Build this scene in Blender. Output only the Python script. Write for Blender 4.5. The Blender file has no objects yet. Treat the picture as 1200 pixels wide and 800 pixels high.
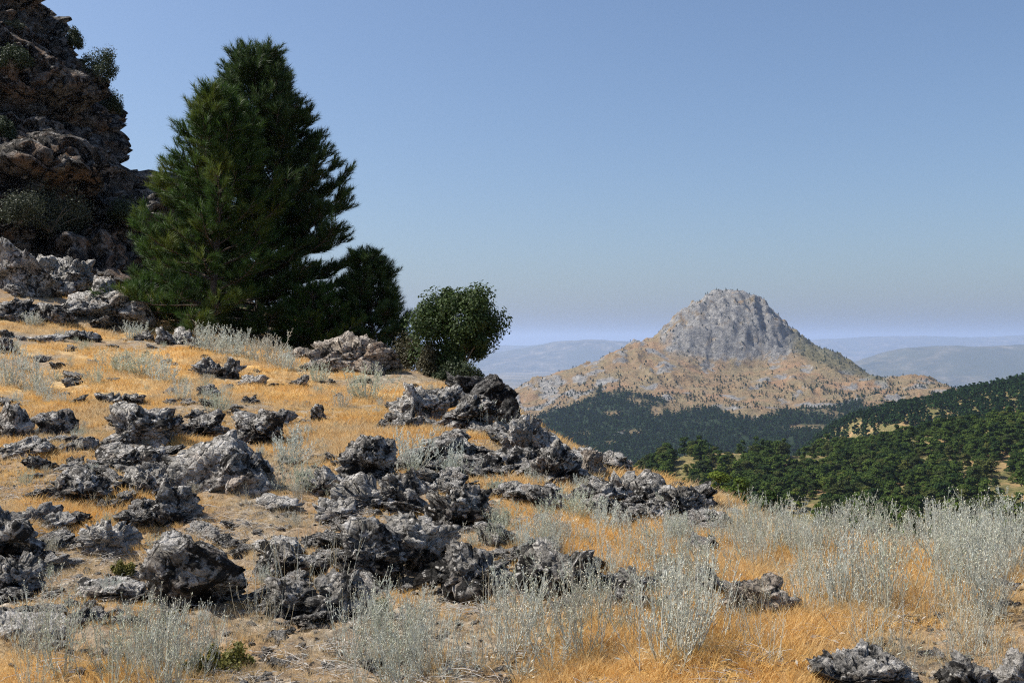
import bpy, bmesh, math, random
import numpy as np
from mathutils import Vector, Matrix
from mathutils.bvhtree import BVHTree

# ------------------------------------------------------------------ camera, sky, sun, exposure
S = bpy.context.scene
R = math.radians
F = 1167.0                                   # focal length in photo pixels (35 mm on a 36 mm sensor)
cam_d = bpy.data.cameras.new('camera'); cam = bpy.data.objects.new('camera', cam_d)
S.collection.objects.link(cam)
cam.location = (0, 0, 0); cam.rotation_euler = (R(90), 0, 0)
cam_d.lens = 35; cam_d.sensor_width = 36; cam_d.clip_start = 0.05; cam_d.clip_end = 150000
S.camera = cam
SUN_EL, SUN_AZ = R(52), R(-84)               # azimuth from +Y towards +X
W = bpy.data.worlds.new('World'); S.world = W; W.use_nodes = True
wn = W.node_tree.nodes; wl = W.node_tree.links
bg = wn['Background']; bg.inputs[1].default_value = 0.096
sky = wn.new('ShaderNodeTexSky'); sky.sky_type = 'NISHITA'; sky.sun_disc = False
sky.sun_elevation = SUN_EL; sky.sun_rotation = SUN_AZ
sky.altitude = 0; sky.air_density = 1.0; sky.dust_density = 2.0; sky.ozone_density = 5.2
wl.new(sky.outputs[0], bg.inputs[0])
sun_d = bpy.data.lights.new('sun', 'SUN'); sun = bpy.data.objects.new('sun', sun_d)
S.collection.objects.link(sun)
sun_d.energy = 5.0; sun_d.angle = R(0.53); sun_d.color = (1.0, 0.95, 0.87)
SD = Vector((math.sin(SUN_AZ)*math.cos(SUN_EL), math.cos(SUN_AZ)*math.cos(SUN_EL), math.sin(SUN_EL)))
sun.rotation_euler = SD.to_track_quat('Z', 'Y').to_euler()
S.view_settings.view_transform = 'Standard'; S.view_settings.look = 'None'
S.view_settings.exposure = 0.5; S.view_settings.gamma = 1.0; S.view_settings.use_curve_mapping = False
S.render.engine = 'CYCLES'
S.cycles.max_bounces = 6; S.cycles.diffuse_bounces = 3; S.cycles.glossy_bounces = 1
S.cycles.transmission_bounces = 2; S.cycles.volume_bounces = 1; S.cycles.transparent_max_bounces = 4
S.cycles.use_denoising = False; S.cycles.pixel_filter_type = 'BLACKMAN_HARRIS'; S.cycles.filter_width = 1.15
S.cycles.use_adaptive_sampling = True; S.cycles.adaptive_threshold = 0.005; S.cycles.sample_clamp_indirect = 2.0

# ------------------------------------------------------------------ helpers
COL = S.collection
rng = np.random.default_rng(7)
random.seed(7)

def ray(u, v, Y):                            # photo pixel (1200x800) at distance Y -> world point
    return np.array([(u-600)/F*Y, Y, (400-v)/F*Y])

def proj(P):
    P = np.asarray(P, float); Y = np.maximum(P[..., 1], 1e-3)
    return 600+P[..., 0]/Y*F, 400-P[..., 2]/Y*F

_perm = np.random.default_rng(3).permutation(256).astype(np.int64)
_perm = np.concatenate([_perm, _perm, _perm])
_g = np.random.default_rng(4).normal(size=(256, 3)); _g /= np.linalg.norm(_g, axis=1)[:, None]

def perlin(p):
    p = np.asarray(p, float); i = np.floor(p).astype(np.int64); f = p-i; i &= 255
    w = f*f*f*(f*(f*6-15)+10)
    out = 0
    for dx in (0, 1):
        wx = w[..., 0] if dx else 1-w[..., 0]
        for dy in (0, 1):
            wy = w[..., 1] if dy else 1-w[..., 1]
            for dz in (0, 1):
                wz = w[..., 2] if dz else 1-w[..., 2]
                h = _perm[_perm[_perm[(i[..., 0]+dx) & 255]+((i[..., 1]+dy) & 255)]+((i[..., 2]+dz) & 255)]
                d = f-np.array([dx, dy, dz])
                out = out+wx*wy*wz*(_g[h]*d).sum(-1)
    return out*1.5

def fbm(p, o=4, gain=.5):
    s = 0; a = 1; p = np.asarray(p, float)
    for k in range(o):
        s = s+a*perlin(p); p = p*2.03+17.3; a *= gain
    return s

def ridged(p, o=4, gain=.5):
    s = 0; a = 1; p = np.asarray(p, float)
    for k in range(o):
        s = s+a*(1-2*np.abs(perlin(p))); p = p*2.07+9.1; a *= gain
    return s

def fbm2(x, y, sc, o=4, z=0.0):
    return fbm(np.stack([x*sc, y*sc, np.full_like(x, z)], -1), o)

def sstep(a, b, x):
    t = np.clip((x-a)/(b-a), 0, 1); return t*t*(3-2*t)

def fracture(P, n, amp, seed, tilt=.6, warp=.25, axis=None, squash=2.):
    """blocky steps: every vertex takes the plane of its nearest block centre"""
    g = np.random.default_rng(seed); ext = (P.max(0)-P.min(0)).max(); L = ext/n**(1/3.)
    Q = P+warp*L*np.stack([perlin(P/L*.9+k*7.7+seed) for k in range(3)], -1)
    C = P[g.integers(0, len(P), n)]+g.normal(size=(n, 3))*L*.2
    if axis is not None:
        axis = np.asarray(axis, float); axis /= np.linalg.norm(axis); Q = Q+np.outer(Q@axis, axis)*(squash-1); C = C+np.outer(C@axis, axis)*(squash-1)
    idx = np.empty(len(Q), int)
    for a_ in range(0, len(Q), 8000):
        q = Q[a_:a_+8000]; idx[a_:a_+8000] = np.argmin((C*C).sum(1)[None]-2*q@C.T, axis=1)
    off = g.uniform(-.5, .5, n); sl = g.normal(size=(n, 3))*tilt/L
    return amp*(off[idx]+((Q-C[idx])*sl[idx]).sum(1))

class RBF:
    def __init__(s, pts, scale=1., k=1.5, reg=0.0):
        P = np.array(pts, float); s.xy = P[:, :2]/scale; s.sc = scale; s.k = k; n = len(P)
        D = np.linalg.norm(s.xy[:, None]-s.xy[None], axis=2)
        A = np.zeros((n+3, n+3)); A[:n, :n] = D**k+(-reg)*np.eye(n)*(-1)
        Q = np.c_[np.ones(n), s.xy]; A[:n, n:] = Q; A[n:, :n] = Q.T
        s.w = np.linalg.lstsq(A, np.r_[P[:, 2], 0, 0, 0], rcond=None)[0]
    def __call__(s, x, y):
        x = np.asarray(x, float)/s.sc; y = np.asarray(y, float)/s.sc
        o = s.w[-3]+s.w[-2]*x+s.w[-1]*y
        for (a, b), c in zip(s.xy, s.w[:-3]):
            o = o+c*((x-a)**2+(y-b)**2)**(s.k/2)
        return o

def mesh_np(name, V, tris=None, quads=None, mats=(), smooth=True, attrs=None):
    me = bpy.data.meshes.new(name); V = np.asarray(V, np.float32)
    nt = 0 if tris is None else len(tris); nq = 0 if quads is None else len(quads)
    me.vertices.add(len(V)); me.vertices.foreach_set('co', V.ravel())
    idx = []; starts = []; tot = []
    if nt: idx.append(np.asarray(tris, np.int32).ravel()); tot.append(np.full(nt, 3, np.int32))
    if nq: idx.append(np.asarray(quads, np.int32).ravel()); tot.append(np.full(nq, 4, np.int32))
    if idx:
        idx = np.concatenate(idx); tot = np.concatenate(tot)
        me.loops.add(len(idx)); me.polygons.add(len(tot))
        me.loops.foreach_set('vertex_index', idx)
        me.polygons.foreach_set('loop_start', np.r_[0, np.cumsum(tot)[:-1]].astype(np.int32))
        me.polygons.foreach_set('loop_total', tot)
        if smooth: me.polygons.foreach_set('use_smooth', np.ones(len(tot), bool))
    for k, a in (attrs or {}).items():
        a = np.asarray(a)
        if a.dtype.kind == 'i':
            at = me.attributes.new(k, 'INT', 'POINT'); at.data.foreach_set('value', a.astype(np.int32))
        else:
            at = me.attributes.new(k, 'FLOAT', 'POINT'); at.data.foreach_set('value', a.astype(np.float32))
    for m in mats: me.materials.append(m)
    me.update(calc_edges=True)
    return me

def link(name, me, parent=None, **props):
    o = bpy.data.objects.new(name, me); COL.objects.link(o)
    if parent is not None: o.parent = parent
    for k, v in props.items():
        if v is not None: o[k] = v
    return o

def thing(name, label, cat, loc=(0, 0, 0), group=None, rz=0., sc=1.):
    o = link(name, None, None, label=label, category=cat, group=group)
    o.location = loc; o.rotation_euler = (0, 0, rz); o.scale = (sc, sc, sc); o.empty_display_size = .2
    return o

def copy_tree(src, loc, rz, sc, label=None, group=None):
    r = src.copy(); COL.objects.link(r); r.location = loc; r.rotation_euler = (0, 0, rz); r.scale = (sc, sc, sc)
    if label: r['label'] = label
    if group: r['group'] = group
    for ch in KIDS.get(src.name, []):
        c = ch.copy(); COL.objects.link(c); c.parent = r
    return r
KIDS = {}
def kid(name, me, parent, **props):
    o = link(name, me, parent, **props); KIDS.setdefault(parent.name, []).append(o); return o

class MB:
    def __init__(s): s.v = []; s.t = []; s.n = 0
    def add(s, V, T):
        V = np.asarray(V, float).reshape(-1, 3); s.v.append(V); s.t.append(np.asarray(T, int).reshape(-1, 3)+s.n); s.n += len(V)
    def tube(s, P, r, k=5):
        P = np.asarray(P, float); r = np.broadcast_to(r, len(P)); n = len(P)
        T = np.gradient(P, axis=0); T /= np.linalg.norm(T, axis=1)[:, None]+1e-9
        ref = np.array([0.31, 0.95, 0.05]); a = np.cross(T, ref); a /= np.linalg.norm(a, axis=1)[:, None]+1e-9
        b = np.cross(T, a); th = np.arange(k)*2*np.pi/k
        V = P[:, None]+r[:, None, None]*(a[:, None]*np.cos(th)[None, :, None]+b[:, None]*np.sin(th)[None, :, None])
        i = np.arange(n-1)[:, None]*k; j = np.arange(k)[None]; j2 = (j+1) % k
        q = np.stack([i+j, i+j2, i+k+j2, i+k+j], -1).reshape(-1, 4)
        s.add(V.reshape(-1, 3), np.r_[q[:, [0, 1, 2]], q[:, [0, 2, 3]]])
    def mesh(s, name, mat, smooth=True):
        return mesh_np(name, np.concatenate(s.v), tris=np.concatenate(s.t), mats=[mat], smooth=smooth)

def frames(D, spin):                         # rotation matrices whose third column is D
    D = D/np.linalg.norm(D, axis=1)[:, None]
    ref = np.where(np.abs(D[:, 2:3]) < .9, np.array([[0, 0, 1.]]), np.array([[1., 0, 0]]))
    a = np.cross(ref, D); a /= np.linalg.norm(a, axis=1)[:, None]; b = np.cross(D, a)
    c, s_ = np.cos(spin)[:, None], np.sin(spin)[:, None]
    return np.stack([a*c+b*s_, -a*s_+b*c, D], -1)

def stamp(mb, V, T, P, D, spin, sc):          # many transformed copies of a template into one mesh
    M = frames(np.asarray(D, float), spin)
    X = np.einsum('nij,kj->nki', M, V)*np.asarray(sc)[:, None, None]+np.asarray(P)[:, None]
    n, k = len(P), len(V)
    mb.add(X.reshape(-1, 3), (np.asarray(T)[None]+(np.arange(n)*k)[:, None, None]).reshape(-1, 3))

# ------------------------------------------------------------------ materials
class Mat:
    def __init__(s, name):
        s.m = bpy.data.materials.new(name); s.m.use_nodes = True; s.nt = s.m.node_tree
        s.N = s.nt.nodes; s.L = s.nt.links; s.p = s.N['Principled BSDF']; s.out = s.N['Material Output']
        s.p.inputs['Roughness'].default_value = .9; s.p.inputs['Specular IOR Level'].default_value = .15
    def node(s, t, **kw):
        n = s.N.new(t)
        for k, v in kw.items(): setattr(n, k, v)
        return n
    def coord(s, kind='Object'):
        if not hasattr(s, '_tc'): s._tc = s.N.new('ShaderNodeTexCoord')
        return s._tc.outputs[kind]
    def noise(s, scale, detail=5, rough=.6, vec=None, dist=0., out=0):
        n = s.node('ShaderNodeTexNoise'); n.inputs['Scale'].default_value = scale; n.inputs['Detail'].default_value = detail
        n.inputs['Roughness'].default_value = rough; n.inputs['Distortion'].default_value = dist
        s.L.new(vec if vec is not None else s.coord(), n.inputs['Vector']); return n.outputs[out]
    def voro(s, scale, feature='F1', out='Distance', vec=None):
        n = s.node('ShaderNodeTexVoronoi', feature=feature); n.inputs['Scale'].default_value = scale
        s.L.new(vec if vec is not None else s.coord(), n.inputs['Vector']); return n.outputs[out]
    def ramp(s, fac, stops, interp='LINEAR'):
        n = s.node('ShaderNodeValToRGB'); n.color_ramp.interpolation = interp
        e = n.color_ramp.elements
        while len(e) < len(stops): e.new(.5)
        for k, (pos, c) in enumerate(stops):
            e[k].position = pos; e[k].color = (*c, 1) if len(c) == 3 else c
        s.L.new(fac, n.inputs[0]); return n.outputs[0]
    def mask(s, fac, a, b):
        return s.ramp(fac, [(a, (0, 0, 0)), (b, (1, 1, 1))])
    def mix(s, fac, a, b, blend='MIX'):
        n = s.node('ShaderNodeMix', data_type='RGBA', blend_type=blend)
        for sock, v in ((n.inputs[0], fac), (n.inputs[6], a), (n.inputs[7], b)):
            if isinstance(v, bpy.types.NodeSocket): s.L.new(v, sock)
            elif isinstance(v, (int, float)): sock.default_value = v
            else: sock.default_value = (*v, 1)
        return n.outputs[2]
    def math(s, op, a, b=0.):
        n = s.node('ShaderNodeMath', operation=op)
        for sock, v in zip(n.inputs, (a, b)):
            if isinstance(v, bpy.types.NodeSocket): s.L.new(v, sock)
            else: sock.default_value = v
        return n.outputs[0]
    def attr(s, name):
        n = s.node('ShaderNodeAttribute', attribute_name=name); return n.outputs['Fac']
    def bump(s, h, strength, dist):
        n = s.node('ShaderNodeBump'); n.inputs['Strength'].default_value = strength; n.inputs['Distance'].default_value = dist
        s.L.new(h, n.inputs['Height']); s.L.new(n.outputs[0], s.p.inputs['Normal'])
    def color(s, c):
        if isinstance(c, bpy.types.NodeSocket): s.L.new(c, s.p.inputs['Base Color'])
        else: s.p.inputs['Base Color'].default_value = (*c, 1)
    def leafy(s, col, trans=.3):
        d = s.p; t = s.node('ShaderNodeBsdfTranslucent'); m = s.node('ShaderNodeMixShader'); m.inputs[0].default_value = trans
        s.color(col)
        if isinstance(col, bpy.types.NodeSocket): s.L.new(col, t.inputs[0])
        else: t.inputs[0].default_value = (*col, 1)
        s.L.new(d.outputs[0], m.inputs[1]); s.L.new(t.outputs[0], m.inputs[2]); s.L.new(m.outputs[0], s.out.inputs[0])
    def rnd(s):
        n = s.node('ShaderNodeObjectInfo'); return n.outputs['Random']
    def island(s):
        n = s.node('ShaderNodeNewGeometry'); return n.outputs['Random Per Island']

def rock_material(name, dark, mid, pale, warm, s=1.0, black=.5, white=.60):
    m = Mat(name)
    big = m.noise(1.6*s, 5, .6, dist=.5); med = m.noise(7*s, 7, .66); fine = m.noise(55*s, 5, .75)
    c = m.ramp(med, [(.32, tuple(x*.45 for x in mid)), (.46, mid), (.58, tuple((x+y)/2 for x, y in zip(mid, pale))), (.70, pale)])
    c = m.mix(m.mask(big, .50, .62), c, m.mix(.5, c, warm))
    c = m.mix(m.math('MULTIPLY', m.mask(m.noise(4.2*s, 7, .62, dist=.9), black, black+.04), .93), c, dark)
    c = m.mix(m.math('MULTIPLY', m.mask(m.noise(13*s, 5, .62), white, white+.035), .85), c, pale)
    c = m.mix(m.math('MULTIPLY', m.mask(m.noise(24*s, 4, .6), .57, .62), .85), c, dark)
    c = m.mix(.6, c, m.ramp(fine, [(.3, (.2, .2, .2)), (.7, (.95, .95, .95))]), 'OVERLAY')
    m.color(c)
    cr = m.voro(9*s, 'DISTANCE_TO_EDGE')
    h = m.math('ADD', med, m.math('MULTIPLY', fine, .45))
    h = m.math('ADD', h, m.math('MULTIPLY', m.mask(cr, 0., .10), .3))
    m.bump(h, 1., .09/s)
    return m.m

M_ROCK = rock_material('limestone_grey', (.022, .021, .019), (.30, .285, .26), (.66, .625, .575), (.38, .27, .19), 1., .54, .56)
M_ROCKD = rock_material('limestone_black_lichen', (.013, .0125, .012), (.22, .208, .19), (.62, .59, .545), (.29, .20, .135), 1., .49, .57)
M_ROCKP = rock_material('limestone_pale', (.05, .048, .044), (.38, .36, .33), (.66, .625, .575), (.42, .32, .24), 1., .60, .56)
M_ROCKW = rock_material('limestone_brown', (.03, .025, .02), (.29, .245, .20), (.62, .55, .47), (.38, .26, .17), .9, .55, .57)
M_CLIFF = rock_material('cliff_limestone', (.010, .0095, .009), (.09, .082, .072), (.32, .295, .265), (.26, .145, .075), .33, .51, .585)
M_ROCKK = rock_material('limestone_painted_shade', (.008, .008, .008), (.045, .043, .04), (.26, .25, .235), (.07, .05, .04), 1., .50, .62)  # shade under the oak painted into the rock colour, along with dark lichen
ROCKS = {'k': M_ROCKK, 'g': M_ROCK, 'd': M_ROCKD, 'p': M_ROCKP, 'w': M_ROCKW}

def leaf_material(name, a, b, trans=.3, c=None):
    m = Mat(name); col = m.mix(m.island(), a, b)
    if c is not None: col = m.mix(m.mask(m.noise(.9, 3), .5, .65), col, c)
    m.p.inputs['Roughness'].default_value = .6; m.p.inputs['Specular IOR Level'].default_value = .25
    m.leafy(col, trans); return m.m

M_NEEDLE = leaf_material('pine_needles_bright', (.024, .058, .012), (.064, .118, .022), .28, (.115, .145, .024))
M_NEEDLED = leaf_material('pine_needles_dark', (.024, .052, .015), (.066, .105, .028), .27)
M_OAK = leaf_material('holm_oak_leaves', (.026, .05, .012), (.07, .105, .028), .25)
M_JUN = leaf_material('juniper_leaves', (.022, .038, .018), (.065, .083, .036), .2)
M_BRUSH = leaf_material('brown_brush', (.05, .05, .025), (.11, .095, .05), .2)
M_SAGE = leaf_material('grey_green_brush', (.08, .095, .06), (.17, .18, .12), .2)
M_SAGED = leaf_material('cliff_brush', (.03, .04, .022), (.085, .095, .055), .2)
M_CUSH = leaf_material('green_cushion', (.08, .085, .018), (.19, .17, .04), .25)
M_SILVER = leaf_material('silver_leaves', (.43, .465, .40), (.70, .735, .66), .3)
M_SILVERS = leaf_material('silver_stems', (.34, .355, .30), (.58, .58, .51), .05)
M_SILVERG = leaf_material('grey_green_leaves', (.34, .38, .28), (.60, .635, .49), .3)
M_SILVERB = leaf_material('dry_grey_leaves', (.34, .325, .26), (.62, .58, .47), .25)
M_STRAW = leaf_material('straw_stems', (.40, .33, .20), (.64, .55, .38), .15)
M_HEAD = leaf_material('seed_heads', (.50, .48, .36), (.70, .66, .52), .1)
M_DEAD = leaf_material('dead_twigs', (.26, .24, .21), (.50, .46, .41), .0)
m = Mat('dry_grass'); mc = m.mix(m.island(), (.60, .335, .088), (.86, .60, .24)); mc = m.mix(m.mask(m.rnd(), .35, .95), mc, m.mix(.6, mc, (.74, .62, .40))); oi = m.node('ShaderNodeObjectInfo'); mc = m.mix(m.mask(m.noise(.75, 4, .6, vec=oi.outputs['Location']), .48, .62), mc, m.mix(.62, mc, (.58, .50, .36))); m.leafy(mc, .35); M_GRASS = m.m
m = Mat('bark'); m.color(m.ramp(m.noise(14, 6, .7), [(.3, (.05, .04, .032)), (.7, (.17, .135, .11))])); m.bump(m.noise(30, 5), .8, .03); M_BARK = m.m
m = Mat('bark_grey'); m.color(m.ramp(m.noise(14, 6, .7), [(.3, (.10, .09, .08)), (.7, (.30, .27, .24))])); M_BARKG = m.m

# forest far away
def crown_mat(name, a, b):
    m = Mat(name); col = m.mix(m.island(), a, b); rr = m.mix(m.rnd(), (.45, .55, .6), (1.55, 1.4, 1.1))
    col = m.mix(1.0, col, rr, 'MULTIPLY'); m.leafy(col, .22); return m.m
M_FOR = crown_mat('wood_crown', (.026, .056, .013), (.07, .105, .024))
M_FORY = crown_mat('wood_crown_bright', (.05, .085, .014), (.10, .135, .028))
M_FOR2 = crown_mat('wood_crown_olive', (.045, .06, .018), (.085, .10, .03))
M_FAR = crown_mat('far_wood_crown', (.012, .036, .013), (.032, .070, .022))

# ------------------------------------------------------------------ ground sheet (to the horizon)
gp = [ray(*t) for t in [
    (0, 800, 4.3), (300, 800, 4.2), (600, 800, 4.1), (900, 800, 4.0), (1200, 800, 3.9), (1400, 800, 3.8), (-250, 790, 4.5),
    (0, 700, 5.6), (300, 700, 5.6), (600, 700, 5.4), (900, 700, 5.1), (1200, 700, 4.9), (-250, 680, 6),
    (0, 600, 7.6), (250, 600, 7.8), (500, 610, 7.2), (700, 620, 6.9), (850, 650, 6.0),
    (0, 510, 11), (200, 510, 11.2), (350, 510, 11.2), (500, 530, 10.2), (620, 570, 8.8), (-300, 520, 10),
    (0, 418, 17.), (150, 426, 17.3), (300, 440, 17), (420, 455, 16.5), (500, 470, 15.5), (560, 500, 13),
    (0, 352, 22.), (100, 374, 22.), (200, 396, 22), (300, 405, 22), (380, 425, 20.5), (450, 440, 20), (520, 447, 19),
    (0, 326, 25.5), (90, 340, 26), (170, 360, 26),
    (575, 462, 17), (605, 487, 15), (640, 520, 13), (690, 546, 11.3), (760, 566, 10), (820, 594, 8.8), (860, 612, 8), (920, 630, 7.2), (1000, 637, 6.8),
    (1100, 640, 6.5), (1200, 642, 6.3), (1400, 645, 6.2)]]
gp += [np.array(t) for t in [(-13, 31, 1.4), (-17, 36, 1.6), (-8, 30, 1.), (-5, 32, .3), (-2.2, 24, -1.5), (-1., 29, -5), (1.0, 20, -3.1), (2.2, 24, -8), (2.5, 15.5, -3.2),
    (3.6, 12, -3.2), (5, 16, -6.5), (3.3, 9.6, -2.2), (5, 9.5, -3.2), (8, 10, -4), (9, 7.5, -2.4), (12, 12, -6), (14, 5, -3), (16, 20, -10), (6, 26, -10.5), (3, 38, -13), (22, 38, -15), (-4, 45, -9),
    (10, 1, -2), (6, -4, -1.6), (0, -5, -1.7), (0, 0, -1.62), (2, 2, -1.55), (-2, 2, -1.5), (-8, -4, -1.), (-7, 3, -1.1), (-18, 12, 1.), (-25, 22, 4), (-30, 40, 9), (-20, 0, 1), (-14, 50, 5)]]
G_RBF = RBF(gp, 10.)

def ground_z(x, y, detail=True):
    x = np.asarray(x, float); y = np.asarray(y, float)
    near = G_RBF(x, y)
    r = np.hypot(x, y)
    prof = np.interp(r, [0, 40, 60, 120, 200, 350, 600, 1000, 1500, 3500, 8000, 60000], [-2, -10, -13, -23, -48, -85, -130, -165, -195, -320, -560, -640])
    left = sstep(-20, -120, x+.35*np.maximum(y, 0))*np.exp(-(r/900)**2)
    prof = prof*(1-left)+(8+.06*np.minimum(r, 600))*left
    w = sstep(38, 75, r)
    z = near*(1-w)+prof*w
    if detail:
        a = sstep(60, 20, r)
        rough = .5+.5*sstep(-.2, .3, fbm2(x, y, .33, 2, 5.))
        z = z+a*rough*(.10*fbm2(x, y, .55, 3)+.045*fbm2(x, y, 2.3, 3, 2.)+.022*fbm2(x, y, 7., 3, 7.)+.010*fbm2(x, y, 21., 2, 3.))
        if np.max(r) > 90:
            z = z+(1-a)*sstep(100, 900, r)*12*fbm2(x, y, .0035, 4)
            z = z+sstep(6000, 14000, r)*45*fbm2(x, y, .0004, 4)
    return z

A = np.concatenate([np.arange(-180, -40, 4.), np.arange(-40, -31, 1.), np.arange(-31, 31, .125), np.arange(31, 40, 1.), np.arange(40, 180.1, 4.)])
Rr = np.concatenate([np.geomspace(.6, 3.2, 14)[:-1], np.geomspace(3.2, 30, 330)[:-1], np.geomspace(30, 200, 50)[:-1], np.geomspace(200, 60000, 60)])
aa, rr = np.meshgrid(np.radians(A), Rr)
gx, gy = np.sin(aa)*rr, np.cos(aa)*rr
gz = ground_z(gx, gy)
na = len(A)
ii = (np.arange(len(Rr)-1)[:, None]*na+np.arange(na-1)[None]).ravel()
gq = np.stack([ii, ii+1, ii+na+1, ii+na], -1)[:, ::-1]

def gold_mask(x, y):                          # where the dry golden grass grows thickest
    n = fbm2(x, y, .42, 3, 11.)
    u, v = proj(np.stack([x, y, G_RBF(x, y)], -1))
    hint = 0.55*np.exp(-((v-445)/55)**2)*sstep(560, 380, u)+.6*np.exp(-((u-900)/130)**2-((v-715)/75)**2)+.34*sstep(540, 700, u)+.25*np.exp(-((u-680)/150)**2-((v-560)/50)**2)
    return sstep(-.22, .42, n+hint-.16-.10*sstep(640, 760, v))

gold = gold_mask(gx.ravel(), gy.ravel())
m = Mat('ground_dry_soil')
gm = m.attr('gold')
n1 = m.noise(1.3, 6, .65); n2 = m.noise(11, 7, .72); n3 = m.noise(60, 4, .7)
soil = m.ramp(n2, [(.28, (.065, .055, .042)), (.45, (.20, .16, .115)), (.58, (.34, .285, .21)), (.70, (.52, .47, .39))])
soil = m.mix(m.mask(n1, .45, .62), soil, m.mix(.5, soil, (.34, .20, .09)))
straw = m.ramp(n2, [(.3, (.35, .185, .05)), (.5, (.58, .34, .098)), (.68, (.70, .50, .23))])
straw = m.mix(m.mask(m.noise(.7, 5, .6), .46, .62), straw, m.mix(.55, straw, (.40, .33, .22)))
c = m.mix(m.math('MULTIPLY', gm, .88), soil, straw)
c = m.mix(.4, c, m.ramp(n3, [(.3, (.2, .2, .2)), (.7, (.9, .9, .9))]), 'OVERLAY')
n_far = m.noise(.0011, 5, .6)
farc = m.ramp(n_far, [(.35, (.05, .06, .03)), (.5, (.12, .105, .06)), (.65, (.22, .18, .11))])
c = m.mix(m.attr('far'), c, farc)
m.color(c); m.bump(m.math('ADD', n2, m.math('MULTIPLY', n3, .5)), .8, .04)
M_GROUND = m.m
ground = link('ground', mesh_np('ground', np.stack([gx, gy, gz], -1).reshape(-1, 3), quads=gq, mats=[M_GROUND],
              attrs={'gold': gold, 'far': sstep(60, 300, rr.ravel())}), kind='structure')

_T = np.geomspace(2.2, 60, 320)
def hit(u, v):                                # where the view through a photo pixel meets the near ground
    d = np.array([(u-600)/F, 1., (400-v)/F])
    P = d[None]*_T[:, None]; dz = P[:, 2]-ground_z(P[:, 0], P[:, 1], False)
    k = np.argmax(dz < 0)
    if dz[k] >= 0: return None
    t = _T[k]; t0 = _T[max(k-1, 0)]; a, b = dz[max(k-1, 0)], dz[k]
    t = t0+(t-t0)*(a/(a-b+1e-9)) if k else t
    p = d*t; p[2] = float(ground_z(p[0:1], p[1:2])[0]); return p

def gz1(x, y): return float(ground_z(np.array([x]), np.array([y]))[0])

# ------------------------------------------------------------------ heightfield terrain: mountain, hill, ridge, far hills
def grid_mesh(name, X, Y, Z, mat, attrs=None):
    ny, nx = X.shape
    i = (np.arange(ny-1)[:, None]*nx+np.arange(nx-1)[None]).ravel()
    q = np.stack([i, i+1, i+nx+1, i+nx], -1)
    return mesh_np(name, np.stack([X, Y, Z], -1).reshape(-1, 3), quads=q, mats=[mat], attrs=attrs)

sil = [(600, 460, 2350), (620, 449, 2370), (650, 440, 2400), (680, 430, 2420), (700, 425, 2430), (730, 410, 2450), (755, 403, 2470), (776, 398, 2480), (795, 374, 2490), (815, 359, 2500), (835, 346, 2500),
       (850, 341, 2500), (872, 340, 2500), (886, 345, 2500), (902, 360, 2500), (915, 375, 2500), (926, 389, 2490), (950, 402, 2450), (980, 418, 2400), (1010, 434, 2330), (1038, 446, 2250), (1055, 447, 2200), (1078, 443, 2150), (1100, 450, 2080), (1120, 459, 2000)]
mp = [ray(*t) for t in sil]
for (u, v, Y) in sil:
    q = ray(u, v, Y); mp.append(np.array([q[0]*1.05, Y+230, q[2]-75-max(0, q[2])*.5])); mp.append(np.array([q[0]*1.1, Y+700, q[2]*.2-240]))
mp += [ray(*t) for t in [(600, 480, 2220), (640, 470, 2220), (660, 480, 2100), (640, 505, 1900), (640, 545, 1480), (720, 440, 2260), (720, 462, 2100), (700, 500, 1850), (720, 545, 1480), (790, 425, 2330), (800, 445, 2200),
    (800, 470, 2050), (800, 500, 1800), (800, 545, 1480), (800, 392, 2436), (830, 388, 2428), (860, 386, 2422), (890, 387, 2422), (914, 391, 2428), (800, 411, 2412), (830, 414, 2403), (860, 416, 2396), (890, 417, 2396), (918, 412, 2408), (835, 364, 2468), (860, 362, 2464), (885, 364, 2468), (925, 420, 2360), (900, 440, 2230), (900, 475, 1980), (900, 510, 1700), (960, 432, 2280), (960, 452, 2130), (960, 480, 1900),
    (1000, 446, 2220), (1000, 462, 2060), (1000, 500, 1700), (1050, 462, 2050), (1090, 461, 2000), (1110, 472, 1850), (1000, 545, 1450), (1100, 505, 1550), (880, 550, 1450), (520, 495, 2300), (420, 500, 2200), (500, 545, 1600), (1250, 480, 1900), (1400, 500, 1800), (1300, 530, 1500)]]
M_RBF = RBF(mp, 500., 1.5)
XM, YM = np.meshgrid(np.arange(-900, 1500, 4.2), np.concatenate([np.arange(1250, 2100, 8.), np.arange(2100, 2620, 4.5), np.arange(2620, 3300, 30.)]))
ZM0 = M_RBF(XM, YM); ZM0 = np.where(ZM0 > 95, 95+(ZM0-95)*.72, ZM0)
um, vm = proj(np.stack([XM, YM, ZM0], -1))
Pm = np.stack([XM, YM, ZM0], -1)
crag = np.exp(-((XM-553)/175)**4-((YM-2465)/85)**4)               # the limestone dome at the summit
crag = np.clip(crag*1.15, 0, 1)
rl = fbm(Pm/95., 4); rough = sstep(.05, .4, rl)*.8
edge = sstep(0, 160, XM+900)*sstep(0, 160, 1500-XM)*sstep(0, 130, YM-1250)*sstep(0, 300, 3300-YM)
gul = np.stack([Pm[..., 0]/34.+.25*Pm[..., 2]/60., Pm[..., 1]/85., Pm[..., 2]/75.], -1)
topz = sstep(95, 122, ZM0)                                          # the flat crown of the dome
zt = ZM0/17.+.9*fbm(Pm/70., 3)+.004*Pm[..., 0]; ft = zt-np.floor(zt); terrace = (sstep(.0, .38, ft)-ft)*17
ZM = ZM0+crag*((13*ridged(gul, 4)-11)*(1-.7*topz)+.7*terrace+3.0*(ridged(Pm/17., 3)-.6))
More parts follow.
